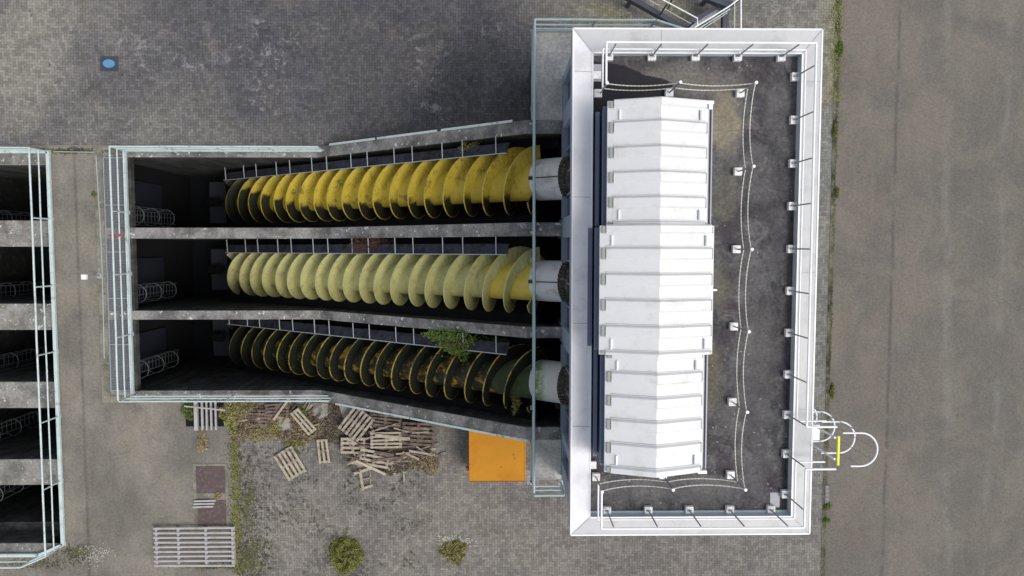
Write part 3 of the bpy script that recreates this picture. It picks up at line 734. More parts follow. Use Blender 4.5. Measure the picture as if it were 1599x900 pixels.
# ---------------------------------------------------------------- white machine hoods on the roof
def hood(label, x0, x1, y0, y1, ze, rise, first, n_pan, matn=M['hood']):
    """y0 north, y1 south; shallow ridge along y; raised pans run across the ridge"""
    t = thing('machine_hood', label, 'hood', ((x0 + x1) / 2, (y0 + y1) / 2, ZR), 'white hoods over the drive machinery')
    xm = (x0 + x1) / 2 + (-.02)
    def zx(x):
        u = abs(x - xm) / ((x1 - x0) / 2); return ze + rise * (1 - min(1, u) ** 1.05)
    xs = [x0 + (xm - x0) * q / 3 for q in range(4)] + [xm + (x1 - xm) * q / 3 for q in range(1, 4)]
    mb = MB(); vs = []
    for y in (y0, y1):
        for x in xs: vs.append((x, y, zx(x)))
        for x in reversed(xs): vs.append((x, y, zx(x) - .05))
    k = len(xs) * 2
    mb.add(vs, [tuple(range(k)), tuple(range(2 * k - 1, k - 1, -1))] + [(q, k + q, k + (q + 1) % k, (q + 1) % k) for q in range(k)])
    obj('roof_panel', mb, matn, t)
    L = y0 - y1; p = L * .2; ns = 0
    spans = []
    for q in range(-1, 6):
        a = first * L + q * p; b = a + p * .5
        a2, b2 = max(a, 0.0), min(b, L)
        if b2 - a2 < .03: continue
        spans.append((y0 - a2, y0 - b2, a2 == a, b2 == b))
    for (ya, yb, sa, sb) in spans:
        hgt = .06; fa = .045 if sa else .002; fb_ = .045 if sb else .002
        xa, xb = x0 + .13, x1 - .06
        xx = [xa] + [x for x in xs if xa < x < xb] + [xb]
        mb = MB(); vs = []
        for x in xx:
            z = zx(x)
            vs += [(x, ya, z + .001), (x, ya - fa, z + hgt), (x, yb + fb_, z + hgt), (x, yb, z + .001)]
        fs = []
        for j in range(len(xx) - 1):
            for c in range(3): fs.append((j * 4 + c, j * 4 + c + 1, j * 4 + 5 + c, j * 4 + 4 + c))
        e = (len(xx) - 1) * 4
        fs += [(3, 2, 1, 0), (e, e + 1, e + 2, e + 3)]
        mb.add(vs, fs); obj('raised_pan', mb, matn, t)
        obj('pan_shade_line', MB().bar((xa, ya + .012, zx(xa) + .012), (xm, ya + .012, zx(xm) + .012), .022, .02).bar((xm, ya + .012, zx(xm) + .012), (xb, ya + .012, zx(xb) + .012), .022, .02), M['hoodline'], t)  # darker strip paints the shade on each pan's north edge
        obj('rib_closure', MB().box(xa - .085, xa - .003, yb + .02, ya - .02, zx(xa) - .02, zx(xa) + .030), M['closure'], t)
        obj('rib_closure', MB().box(xb + .003, xb + .030, yb + .02, ya - .02, zx(xb) - .02, zx(xb) + .03), M['closure'], t)
    # shallow lids with rims in the first and last low pans
    lows = [(spans[i][1], spans[i + 1][0]) for i in range(len(spans) - 1)]
    for (ya, yb) in (lows[0], lows[-1]):
        xa, xb = x0 + .24, x1 - .22
        for xq, ww_ in ((xa, .03), (xb, .03)):
            obj('lid_rim', MB().box(xq, xq + ww_, yb + .03, ya - .03, zx(xq) - .02, zx(xq) + .05), M['white'] if xq == xa else M['fascia'], t)
    for u_ in (.42, .62):
        y_ = y0 - L * u_ - p * .02
        obj('sheet_lap', MB().bar((x0 + .01, y_, zx(x0) + .003), (xm, y_, zx(xm) + .003), .012, .006).bar((xm, y_, zx(xm) + .003), (x1 - .01, y_, zx(x1) + .003), .012, .006), M['hoodline'], t)
    # sides
    sd_ = MB().box(x0 + .05, x0 + .09, y1 + .02, y0 - .02, ZR + .004, ze - .03)
    for dx, zz in ((.0, .45), (-.05, .95)): sd_.box(x0 + .045 + dx - .02, x0 + .05, y1 + .03, y0 - .03, ZR + zz, ZR + zz + .07)
    obj('side_wall', sd_, M['hoodside'], t)
    obj('kick_gutter', MB().box(x0 - .11, x0 - .02, y1 + .02, y0 - .02, ZR + .25, ZR + .33).box(x0 - .03, x0 - .0, y1 + .02, y0 - .02, ZR + .9, ZR + 1.0), M['hoodside'], t)
    obj('side_wall', MB().box(x1 - .09, x1 - .05, y1 + .02, y0 - .02, ZR + .004, ze - .03), M['gutter'], t)
    pr = [(x0 + .091, ZR + .004), (x1 - .091, ZR + .004), (x1 - .091, ze - .06), (xm, ze + rise - .07), (x0 + .091, ze - .06)]
    for yy in (y0 - .06, y1 + .03): obj('end_wall', MB().prism_y(pr, yy, yy + .03), M['hoodside'], t)
    return t
e1, e2 = ZR + 1.42, ZR + 1.50
h1 = hood('northern white ribbed hood on the pump house roof next to the damp patch', 2.30, 4.52, 3.19, .485, e1, .37, .165, 5)
h2 = hood('wider middle white ribbed hood overlapping its two neighbours', 2.14, 4.66, .48, -2.36, e2, .39, .165, 5)
h3 = hood('southern white ribbed hood on the pump house roof', 2.29, 4.50, -2.365, -5.04, e1, .37, .14, 5)
for hh, xr, ya, yb in ((h1, 4.52, 3.15, .52), (h3, 4.50, -2.4, -5.0)):
    obj('rain_gutter', MB().box(xr + .012, xr + .045, yb, ya, e1 - .20, e1 - .08).box(xr + .045, xr + .09, yb, ya, e1 - .20, e1 - .17).box(xr + .09, xr + .12, yb, ya, e1 - .20, e1 - .08), M['gutter'], hh)
obj('latch', MB().box(4.42, 4.62, 3.13, 3.20, e1 - .05, e1 + .05).box(4.52, 4.60, 3.02, 3.13, e1 - .03, e1 + .03), M['white'], h1)
obj('latch', MB().box(4.40, 4.60, -5.08, -5.01, e1 - .05, e1 + .05).box(3.50, 3.62, -5.12, -5.05, e1 + .1, e1 + .2), M['white'], h3)
obj('latch', MB().box(4.67, 4.76, -.96, -.92, e2 - .08, e2 - .04), M['white'], h2)

# ---------------------------------------------------------------- roof guardrails
def block(mbk, x, y, s=.195, z=ZR):
    mbk.box(x - s / 2, x + s / 2, y - s / 2, y + s / 2, z + .004, z + .13)
ZB = ZR; HR = 1.12
def guard(label, blocks, path, midpath, extra=None, topw=.04):
    t = thing('roof_guardrail', label, 'guardrail', (*blocks[0], ZR), 'free standing guardrails on the roof')
    for i in range(len(path) - 1):
        obj('top_rail', MB().tube([path[i], path[i + 1]], .026, 8), M['white'], t)
    for i in range(len(midpath) - 1):
        obj('mid_rail', MB().tube([midpath[i], midpath[i + 1]], .022, 8), M['white'], t)
    for (x, y) in blocks:
        b = MB(); block(b, x, y); obj('counterweight', b, M['block'], t, .012)
        obj('post', MB().tube([(x, y, ZR + .13), (x, y, ZR + HR)], .017, 8).box(x - .05, x + .05, y - .02, y + .02, ZR + .131, ZR + .16), M['post'], t)
    return t
Wr = lambda px, py: tuple(W(px, py, ZR + .1)[:2])
nb = [Wr(1018, 89), Wr(1086, 89), Wr(1152, 88.5), Wr(1220, 88)]
eb = [Wr(1243, 120), Wr(1241.5, 187.5), Wr(1239, 255.5), Wr(1237.5, 322), Wr(1236, 389), Wr(1234, 454.5), Wr(1232, 520), Wr(1230.5, 585), Wr(1229.5, 648)]
yn = sum(p[1] for p in nb) / 4; xe = sum(p[0] for p in eb) / 9
nb = [Wr(951, 89)] + nb
nb = [(p[0], yn) for p in nb]; eb = [(xe, p[1]) for p in eb]
xwst = W(947, 68, ZR + HR).x; ywend = W(947, 130, ZR + HR).y
zt, zm = ZR + HR, ZR + .58
xs_, ys_ = xe + .02, yn + .03
ygap = W(1265, 667, zt).y; ygap2 = W(1262, 733, zt).y; yso = W(1100, 829, zt).y
off = W(1307, 667, zt).x
g1 = guard('white guardrail round the north and east sides of the pump house roof', nb + eb,
      [(xwst, ywend, zt), (xwst, ys_, zt), (xs_, ys_, zt), (xs_, ygap, zt), (off, ygap, zt)],
      [(xwst, ywend, zm), (xwst, ys_, zm), (xs_, ys_, zm), (xs_, ygap, zm), (off, ygap, zm)])
sb = [Wr(1204, 797), Wr(1140, 797), Wr(1076.5, 797), Wr(1012.5, 797), Wr(948, 797)]
ysb = sum(p[1] for p in sb) / 5; sb = [(p[0], ysb) for p in sb]
eb2 = [(xe, Wr(1228, 709)[1]), (xe, Wr(1225, 772)[1])]
ywe2 = W(940, 768, zt).y
g2 = guard('white guardrail round the south side of the pump house roof below the ladder gap', eb2 + sb,
      [(off, ygap2, zt), (xs_, ygap2, zt), (xs_, ysb - .03, zt), (xwst - .03, ysb - .03, zt), (xwst - .03, ywe2, zt)],
      [(off, ygap2, zm), (xs_, ygap2, zm), (xs_, ysb - .03, zm), (xwst - .03, ysb - .03, zm), (xwst - .03, ywe2, zm)])
# ---------------------------------------------------------------- chain barrier
cb = [Wr(936, 140), Wr(1045, 145), Wr(1156, 145.5), Wr(1152.5, 268), Wr(1150, 389.5), Wr(1146, 510), Wr(1143.5, 628), Wr(1141, 742), Wr(1035, 742), Wr(928, 758)]
cb[0] = (xwst + .02, ywend); cb[-1] = (xwst - .02, ywe2)
t = thing('chain_barrier', 'sagging pale chain barrier on small posts round the white roof hoods', 'chain barrier', (*cb[2], ZR))
for i, (x, y) in enumerate(cb):
    b = MB(); block(b, x - (.06 if i == 0 else 0), y, .19); obj('counterweight', b, M['block'], t, .012)
    obj('post', MB().tube([(x, y, ZR + .13), (x, y, ZR + 1.1)], .018, 8), M['post'], t)
    obj('post_cap', MB().tube([(x, y, ZR + 1.09), (x, y, ZR + 1.16)], .036, 10), M['white'], t)
for q in ((cb[0][0] - .09, cb[0][1] + .42), (cb[-1][0] - .09, cb[-1][1] + .30)):
    b = MB(); block(b, *q, .19); obj('counterweight', b, M['block'], t, .012)
for i in range(len(cb) - 1):
    for h, sag in ((1.08, .27), (.60, .24)):
        a, c = cb[i], cb[i + 1]; pts = []; L = math.hypot(c[0] - a[0], c[1] - a[1]); n = int(L / .045)
        rr = []
        for k in range(n + 1):
            u = k / n; pts.append((a[0] + (c[0] - a[0]) * u, a[1] + (c[1] - a[1]) * u, ZR + h - sag * 4 * u * (1 - u))); rr.append(.016 if k % 2 else .009)
        obj('chain', MB().tube(pts, rr, 6), plain('pale chain', (.55, .54, .47), .3, 8, .5) if 'chainm' not in M and not M.update(chainm=1) else bpy.data.materials['pale chain'], t)

# ---------------------------------------------------------------- roof access ladder with cage on the east wall
lx = CX1 - .02; yl = (ygap + ygap2) / 2
t = thing('roof_ladder', 'white caged ladder with yellow safety bar on the east wall of the pump house', 'ladder', (lx, yl, .3))
zt2 = ZR + 1.25
for s in (-1, 1): obj('stile', MB().tube([(lx + .16, yl + s * .25, .3), (lx + .16, yl + s * .25, zt2 - .1)], .024, 8), M['white'], t)
z = .5
while z < ZR + .1: obj('rung', MB().tube([(lx + .16, yl - .25, z), (lx + .16, yl + .25, z)], .015, 6), M['white'], t); z += .28
yc_ = W(1345, 706.5, zt2).y; rr = .385
xo = W(1370, 706, zt2).x
z = zt2; k = 0
yc0 = yl
while z > 2.4:
    xcen = xo - rr
    pts = [(lx + .28, yc0 + rr, z)] + [(xcen + rr * math.cos(a), yc0 + rr * math.sin(a), z) for a in [R(90 - 180 * q / 14) for q in range(15)]] + [(lx + .28, yc0 - rr, z)]
    if k == 0:
        pts = [(xcen - .42, yc0 + rr, z)] + pts[1:-1] + [(xcen - .22, yc0 - rr, z)]
    obj('hoop', MB().tube(pts, .021, 8), M['white'], t); z -= 1.02; k += 1
for a in (88, 40, 0, -40, -88):
    p = (xo - rr + rr * math.cos(R(a)), yc0 + rr * math.sin(R(a)))
    obj('cage_bar', MB().tube([(p[0], p[1], 2.4), (p[0], p[1], zt2)], .010, 6), M['galvdim'], t)
obj('step_plate', MB().box(lx + .03, lx + .20, yl - .05, yl + .33, ZC - .15, ZC + .02), M['white'], t, .01)
yb_ = W(1309, 704, zt2 - .1)
obj('safety_bar', MB().box(yb_.x - .03, yb_.x + .03, W(1309, 727, zt2 - .1).y, W(1309, 681, zt2 - .1).y, zt2 - .14, zt2 - .08), M['yel'], t, .01)

# ---------------------------------------------------------------- side decks
def deck(name, label, y0, y1, extra=None):
    t = thing(name, label, 'deck', (XD, y0, 0))
    obj('deck_slab', MB().box(XD, XF - .005, y0, y1, ZD - .35, ZD), M['deck'], t, .012)
    obj('abutment', MB().box(XD + .12, XF - .005, y0 + .1, y1 - .003, 0.01, ZD - .352), M['pitwall'], t)
    return t
d1 = deck('concrete_deck', 'raised concrete deck at the north-west corner of the pump house', PNo - .02 - .2, 6.32)
obj('deck_slab', MB().box(XF - .004, 4.3, CY1 - .1, 6.32, ZD - .35, ZD - .002), M['deck'], d1)
d2 = deck('concrete_deck', 'small raised concrete deck south of the screws by the orange container', -7.0, PSo + .3)
# deep dark ledges seen under the drums
t = thing('outflow_channel', 'dark outflow channel under the upper ends of the three screws', 'channel', (1.3, -1, 2))
obj('channel_floor', MB().box(XD + .1, XF + 1.5, PS, PN, 1.2, 1.5), M['trough'], t)
for q in ((PS + .01, PS + .5, 2.5, 3.4), (PN - .3, PN - .01, 3.0, 4.6)): obj('channel_beam', MB().box(XD + .16, XF - .03, *q), M['darkconc'], t)
# long deck railing over the screw outlets and around both decks
t = railing('deck_railing', 'blue grey railing along the west edge of the decks, crossing above the screw drums',
            [(XD + .04, -7.0, ZD + .01), (XD + .04, 6.26, ZD + .01), (4.22, 6.26, ZD + .01)], M['deckrail'], M['deckrail'], step=2.2, mids=(.66, .30), r=.032, toe=(.06, .02, .12), postmat=M['post'])
a, b = Vector((4.25, 6.26, ZD + 1.11)), Vector((6.6, 6.26, ZD - .75))
obj('stair_rail', MB().tube([a, b], .032, 8), M['deckrail'], t); obj('stair_rail', MB().tube([a - Vector((0, 0, .5)), b - Vector((0, 0, .5))], .026, 8), M['deckrail'], t)
railing('deck_railing', 'short blue grey railing closing the south end of the small deck',
        [(XD + .05, -7.08, ZD + .01), (XF - .02, -7.08, ZD + .01)], M['deckrail'], M['deckrail'], step=2.0, mids=(.66, .30), r=.032, postmat=M['deckrail'])
st = thing('deck_stair', 'concrete stair leading down east from the north deck behind the pump house', 'stair', (5, 6, 0))
sm_ = MB()
for k in range(18): sm_.box(4.301 + k * .26, 4.301 + (k + 1) * .26, 5.25, 6.2, ZD - .5 - k * .29, ZD - .02 - (k + 1) * .29)
obj('steps', sm_, M['deck'], st)

# ---------------------------------------------------------------- steel stair tower north of the house
t = thing('steel_staircase', 'dark steel staircase with pale handrails cut by the top edge beside the roof', 'staircase', (6.5, 8.5, 0))
def P(px, py, z): return W(px, py, z)
zs = .8
obj('stringer', MB().bar(P(1068, 46, zs), P(978, -5, zs), .17, .3), M['iron'], t)
obj('stringer', MB().bar(P(1069, 43, zs), P(1122, 9, zs), .13, .26), M['iron'], t)
obj('stringer', MB().bar(P(1100, -5, zs + .3), P(1141, 10, zs + .3), .24, .3), M['iron'], t)
obj('support_beam', MB().bar(P(1132, 13, zs), P(1131, 75, zs), .21, .26), M['iron'], t)
obj('tread_plate', MB().bar(P(1076, 44, zs - .1), P(1136, 10, zs - .1), .2, .03), M['galvdim'], t)
rails = [((1089, 39), (1089, 29), (1035, 0), (1020, -9)), ((1080, 44), (1080, 38), (1037, 14), (1000, -8))]
for k, r_ in enumerate(rails): obj('handrail', MB().tube([P(x, y, 1.9 - .5 * k) for x, y in r_], .026 - .006 * k, 8), M['white' if k == 0 else 'galv'], t)
for k, r_ in enumerate((((1085, 43), (1139, 10), (1156, -3)), ((1091, 45), (1140, 14)), ((1098, 45), (1136, 20)))): obj('handrail', MB().tube([P(x, y, 1.9 - .35 * k) for x, y in r_], .026 - .005 * k, 8), M['white' if k == 0 else 'galv'], t)
for (bx, by), (ux, uy) in (((1029, 26), (1042, 6)), ((1043, 14), (1051, -4)), ((1074, 44), (1085, 34)), ((1138, 14), (1156, -2))):
    p = P(bx, by, .8); q = P(ux, uy, 1.9); obj('baluster', MB().tube([p, q], .03, 8), M['iron'], t)
for (bx, by) in ((985, 0), (1068, 46), (1131, 70), (1131, 12), (1105, -3)):
    p = P(bx, by, .7); obj('foot_post', MB().box(p.x - .06, p.x + .06, p.y - .06, p.y + .06, .005, .66), M['iron'], t)
for px in (1147, 1157):
    a_, b_ = P(px, -15, 1.6), P(px, 70, 1.6); obj('guard_tube', MB().tube([a_, b_], .018 if px == 1147 else .03, 8), M['galv'] if px == 1147 else M['white'], t)
    obj('foot_post', MB().tube([(b_.x, b_.y, .005), (b_.x, b_.y, 1.58)], .025, 8), M['galv'], t)

# ---------------------------------------------------------------- orange container
cz = 1.35
ax0, ax1 = W(732, 700, cz).x, W(821, 700, cz).x; ay0, ay1 = W(770, 753, cz).y, PSo - .12
t = thing('orange_container', 'orange steel container with a dented lid against the pit wall by the small deck', 'container', ((ax0 + ax1) / 2, (ay0 + ay1) / 2, 0))
ax1 = min(ax1, XD + .02)
obj('body', MB().box(ax0 + .04, ax1 - .04, ay0 + .04, ay1, .06, cz - .05), M['orangerim'], t, .02)
obj('lid', MB().box(ax0, ax1, ay0, ay1, cz - .045, cz), M['orange'], t, .035)
obj('corner_lug', MB().box(ax0 - .12, ax0 + .03, ay0 + .38, ay0 + .5, cz - .3, cz - .12), M['orangerim'], t, .01)
for q in ((ax0 + 1.62, ay0 + 1.0, .03), (ax0 + 1.66, ay0 + .88, .022), (ax0 + 1.18, ay0 + .55, .02)): obj('lid_bolt', MB().tube([(q[0], q[1], cz - .01), (q[0], q[1], cz + .012)], q[2], 8), M['orangerim'], t)
obj('lid_hem', MB().bar((ax0 + .03, ay0 + .02, cz + .004), (ax1 - .03, ay0 + .02, cz + .004), .03, .02), M['orangerim'], t)
obj('lid_hem', MB().bar((ax1 - .02, ay0 + .03, cz + .004), (ax1 - .02, ay1 - .03, cz + .004), .03, .02), M['orange'], t)
obj('skid', MB().box(ax0 + .1, ax0 + .25, ay0 + .1, ay1 - .1, .006, .06).box(ax1 - .25, ax1 - .1, ay0 + .1, ay1 - .1, .006, .06), M['blackm'], t)

# ---------------------------------------------------------------- pallets and loose planks
def pallet(label, px, py, ang, L=1.15, Wd=.8, n=5, z=.0, tilt=0.0, mat='wood', bare=False, dz=0.0):
    c = W(px, py, z + .14); t = thing('wooden_pallet', label, 'pallet', (c.x, c.y, z + .01), 'old wooden pallets on the south yard', R(ang))
    rnd = random.Random(hash((round(px), round(py))) & 0xffff)
    t.rotation_euler = (R(tilt), R(tilt * .6), R(ang))
    sw_ = Wd / n * .62
    d = MB()
    for k in range(n):
        y = -Wd / 2 + sw_ / 2 + (Wd - sw_) * k / (n - 1); j = rnd.uniform(-.012, .012)
        a_ = -L / 2 + rnd.uniform(0, .03); b_ = L / 2 - rnd.uniform(0, .03)
        d.bar((a_, y + j, .132), (b_, y - j, .132 + rnd.uniform(-.003, .006)), sw_, .022)
    obj('deck_boards', d, M[mat], t, 0, True)
    b = MB()
    for x in ((-L / 2 + .06, 0, L / 2 - .06)): b.box(x - .05, x + .05, -Wd / 2, Wd / 2, .098, .12)
    obj('stringer_boards', b, M['wood2' if mat != 'wood3' else 'wood'], t, 0, True)
    b = MB()
    for x in (-L / 2 + .06, 0, L / 2 - .06):
        for y in (-Wd / 2 + .06, 0, Wd / 2 - .06): b.box(x - .05, x + .05, y - .05, y + .05, .02, .097)
    for y in (-Wd / 2 + .06, 0, Wd / 2 - .06): b.box(-L / 2, L / 2, y - .045, y + .045, 0, .019)
    obj('blocks', b, M['wood2'], t, 0, True)
    return t
pallet('lone grey pallet lying clear of the heap on the brick paving', 453, 724, -60, 1.14, .80, 5, 0, 0, 'wood3')
pallet('pallet standing out diagonally at the top of the heap beside the pit wall', 556, 662, 52, 1.1, .92, 6, .25, 3, 'wood')
pallet('half buried three board pallet between the lone pallet and the heap', 505, 705, -84, .95, .42, 3, .02, 2, 'wood3')
pallet('flat pallet at the west side of the heap just below the diagonal one', 551, 696, -2, .95, .62, 4, .12, 2, 'wood3')
pallet('brown pallet tucked under the pit wall at the back of the heap', 602, 655, -6, 1.25, .55, 5, .15, -3, 'wood2')
pallet('large reddish pallet at the east end of the heap', 653, 678, -4, 1.25, .88, 6, .22, 2, 'wood2')
pallet('pallet of split boards in the middle of the heap', 603, 688, 2, 1.2, .6, 5, .28, -4, 'wood3')
pallet('tilted pallet at the south side of the heap under a long diagonal lath', 584, 716, -12, 1.15, .62, 4, .16, 4, 'wood3')
pallet('brown pallet sunk in the brushwood left of the heap', 404, 652, -4, .85, .62, 5, .05, 3, 'wood2')
pallet('narrow pallet leaning in the litter beneath the south railing', 474, 658, -52, 1.1, .40, 3, .18, 8, 'wood3')
pallet('dark pallet with gaps at the far left of the litter by the weeds', 432, 640, 4, .9, .45, 4, .08, 0, 'wood2')
# broken square frame
t = thing('broken_frame', 'broken square pallet frame lying south of the heap', 'pallet frame', (W(571, 748).x, W(571, 748).y, .01))
c = t.location
obj('frame_boards', MB().bar(W(562, 733, .08), W(567, 766, .08), .1, .05).bar(W(563, 764, .09), W(582, 758, .09), .09, .04).bar(W(553, 740, .1), W(580, 731, .1), .1, .04), M['wood3'], t)
obj('frame_slats', MB().bar(W(578, 733, .05), W(579, 757, .05), .05, .03).bar(W(565, 749, .05), W(580, 746, .05), .05, .03), M['wood'], t)
def plank(p, q, wd, z0, z1, mat, label, group='loose planks on the heap'):
    a, b = W(*p, z0), W(*q, z1); m_ = (a + b) / 2
    mb = MB().bar(a - m_, b - m_, wd, .03); o = obj('loose_plank', mb, M[mat]); o.location = m_
    return tag(o, label, 'plank', group)
plank((541, 684), (572, 702), .07, .30, .30, 'wood3', 'short pale lath poking west out of the pallet heap', None)
plank((556, 720), (602, 741), .10, .42, .20, 'wood3', 'long pale lath lying diagonally over the south side of the heap', None)
plank((427, 656), (452, 622), .08, .22, .45, 'wood3', 'long bent board leaning against the south railing in the litter', None)
plank((677, 714), (697, 706), .06, .05, .05, 'wood', 'single thin stick east of the pallet heap', None)
plank((586, 680), (640, 686), .13, .46, .44, 'wood3', 'broad splintered board across the middle pallet of the heap', None)
plank((630, 728), (631, 752), .05, .05, .05, 'wood3', 'upright looking thin lath at the south-east fringe of the heap', None)
plank((288, 634.5), (352, 641), .05, .30, .30, 'greyslat', 'thin pale lath lying across the barred grate', None)
rnd = random.Random(5)
for k in range(64):
    cx, cy = rnd.uniform(548, 672), rnd.uniform(650, 738)
    if cy > 735 - (cx - 548) * .15: cy -= 20
    if cy < 648 + (cx - 548) * .17: cy += 18
    a = R(rnd.choice([rnd.gauss(-8, 10), rnd.gauss(8, 14), rnd.uniform(-80, 80)])); L = rnd.uniform(10, 26)
    z = rnd.uniform(.05, .40)
    plank((cx - L * math.cos(a), cy + L * math.sin(a)), (cx + L * math.cos(a), cy - L * math.sin(a)), rnd.uniform(.04, .09), z, z + rnd.uniform(-.08, .08),
          rnd.choice(['wood', 'wood2', 'wood3', 'wood']), 'weathered broken plank lying loose in the pallet heap')
for k in range(30):
    cx, cy = rnd.uniform(372, 500), rnd.uniform(634, 676)
    a = R(rnd.choice([rnd.gauss(0, 12), rnd.gauss(55, 14), rnd.gauss(50, 10)])); L = rnd.uniform(6, 18); z = rnd.uniform(.03, .2)
    plank((cx - L * math.cos(a), cy + L * math.sin(a)), (cx + L * math.cos(a), cy - L * math.sin(a)), rnd.uniform(.03, .08), z, z + rnd.uniform(0, .1),
          rnd.choice(['wood', 'wood2', 'wood2', 'straw']), 'broken stick or board half buried in the brushwood by the south railing', 'sticks in the brushwood')

# ---------------------------------------------------------------- bleached slatted rack, hatches, grate, manhole
c0, c1 = W(241, 886, .2), W(366, 823, .2)
t = thing('slatted_rack', 'large bleached wooden rack of many slats lying on the yard', 'rack', ((c0.x + c1.x) / 2, (c0.y + c1.y) / 2, 0))
sl_ = MB(); n = 9
for k in range(n):
    y = c0.y + .05 + (c1.y - c0.y - .1) * k / (n - 1); sl_.bar((c0.x + random.uniform(-.02, .03), y, .2), (c1.x + random.uniform(-.03, .03), y + random.uniform(-.01, .01), .2), .075, .03)
obj('slats', sl_, M['greyslat'], t)
for u in (.03, .30, .64, .97):
    x = c0.x + (c1.x - c0.x) * u; obj('bearer', MB().box(x - .045, x + .045, c0.y + .02, c1.y - .02, .012, .184), M['greyslat'], t)
t = thing('hatch_cover', 'pair of brown steel hatch plates set in a pale frame on the slab', 'hatch', (W(330, 770).x, W(330, 770).y, 0))
hx0, hx1 = W(306, 775).x, W(354, 775).x
ya, yb, yc2, yd = W(330, 728).y, W(330, 770).y, W(330, 781).y, W(330, 821).y
obj('frame', MB().box(hx0 - .08, hx1 + .08, yd - .05, ya + .08, .005, .022), M['kerb'], t)
obj('plate', MB().box(hx0 + .04, hx1 - .03, yb, ya, .023, .04), M['hatch'], t, .006)
obj('plate', MB().box(hx0 + .06, hx1 - .02, yd, yc2, .023, .04), M['hatch'], t, .006)
for k in range(3):
    y = W(320, 783 + k * 4.5).y; plank((303 - k, 783 + k * 4.6), (337 - k * 2, 782 + k * 4.6), .07, .10, .10, 'greyslat', ['northern', 'middle', 'southern'][k] + ' of three pale laths lying across the brown hatch', 'laths on the hatch')
t = thing('drain_grate', 'pale barred grate with dark gaps and weeds below the south railing', 'grate', (W(322, 648).x, W(322, 648).y, 0))
struct(obj('weed_bed', MB().box(c0.x + .02, c1.x - .02, c0.y + .02, c1.y - .02, .005, .011), M['earth']), 'stuff') if False else None
obj('gap_shade', MB().box(W(290, 648).x, W(350, 648).x, W(322, 666).y, PSo + .01, .006, .012), M['trough'], t)  # flat black sheet standing in for the shade below the bars
for px, ww_ in ((308, .12), (317, .07), (324, .06), (331, .06), (338, .06)):
    x = W(px, 648).x; obj('bar', MB().box(x - ww_ / 2, x + ww_ / 2, W(322, 671).y, PSo - .02, .02, .16 if px == 308 else .1), M['greyslat'], t)
m0 = W(171, 100)
t = thing('manhole_cover', 'square black manhole frame with a bright blue oval cover in the north yard', 'manhole', m0)
obj('frame', MB().box(m0.x - .33, m0.x + .33, m0.y - .27, m0.y + .27, .005, .03), M['blackm'], t, .008)
obj('cover', MB().prism([(m0.x + .22 * math.cos(R(a)), m0.y + .15 * math.sin(R(a))) for a in range(0, 360, 12)], .031, .05), M['bluem'], t)
# drain slot by the kerb
t = thing('gully_grate', 'small black gully grate in the kerb joint right of the roof ladder', 'grate', W(1291, 772))
q = W(1291, 772); obj('grate', MB().box(q.x - .08, q.x + .08, q.y - .38, q.y + .38, .02, .03), M['blackm'], t)
gb = MB()
for k in range(14): gb.box(q.x - .075, q.x + .075, q.y - .36 + k * .052, q.y - .345 + k * .052, .031, .04)
obj('bars', gb, M['gutter'], t)

# ---------------------------------------------------------------- plants and litter
def leaves(mb, n, fn, s0, s1, rnd, flat=.5, narrow=.5):
    for k in range(n):
        p = Vector(fn()); s = rnd.uniform(s0, s1)
        e = Euler((rnd.gauss(0, flat), rnd.gauss(0, flat), rnd.uniform(0, 6.28))).to_matrix()
        a = e @ Vector((s, 0, 0)); b = e @ Vector((0, s * narrow, 0))
        mb.add([p - a, p - b * 1.0 + a * .1, p + a, p + b + a * .1], [(0, 1, 2, 3)])
def dome(c, rx, ry, h, rnd, lump=.25, seed=0):
    def f():
        a = rnd.uniform(0, 6.283); u = math.sqrt(rnd.random())
        rr = u * (1 + lump * .5 * math.sin(3 * a + seed) + lump * .4 * math.sin(7 * a + seed * 2))
        top_ = h * math.sqrt(max(0, 1 - u * u)) * (.7 + .3 * math.sin(9 * u + 4 * a))
        return (c.x + rx * rr * math.cos(a), c.y + ry * rr * math.sin(a), c.z + .02 + top_ * rnd.uniform(.35, 1.05))
    return f
def bush(name, label, cat, px, py, rx, ry, h, n, s0, s1, mat, z=0.0, stemmat='deadtwig', narrow=.5, flat=.5, lump=.25, second=None, cores=None):
    rnd = random.Random(int(px * 7 + py)); c = W(px, py, z); t = thing(name, label, cat, c)
    mb = MB(); cores = cores or [(0, 0, 1)]
    for (ox, oy, k_) in cores:
        cc = c + Vector((ox, oy, 0)); leaves(mb, int(n * k_ / len(cores)), dome(cc, rx * k_, ry * k_, h * k_, rnd, lump, px + ox), s0, s1, rnd, flat, narrow)
    leaves(mb, n // 9, lambda: (c.x + rnd.gauss(0, rx * .62), c.y + rnd.gauss(0, ry * .62), c.z + .02 + rnd.random() * h * .25), s0 * .8, s1 * .8, rnd, flat, narrow)
    obj('foliage', mb, M[mat], t)
    if second:
        mb = MB(); leaves(mb, n // 3, dome(c, rx * 1.03, ry * 1.03, h * 1.02, rnd, lump, px + 1), s0, s1, rnd, flat, narrow); obj('dry_foliage', mb, M[second], t)
    sm = MB()
    for k in range(14):
        a = rnd.uniform(0, 6.28); u = rnd.uniform(.3, .85)
        sm.tube([c + Vector((0, 0, .0)), c + Vector((rx * u * .4 * math.cos(a), ry * u * .4 * math.sin(a), h * .4)), c + Vector((rx * u * math.cos(a), ry * u * math.sin(a), h * .75))], [.02, .014, .006], 5)
    obj('stems', sm, M[stemmat], t)
    return t
bush('round_shrub', 'low round green shrub growing out of the south yard', 'shrub', 541, 866, .62, .68, .38, 5200, .025, .06, 'leafd', lump=.12, second='leafy')
bush('moss_mound', 'small mossy weed mound in a pale gravel ring south of the container', 'weed', 709, 861, .46, .42, .16, 2200, .02, .05, 'leafd', second='straw', lump=.35)
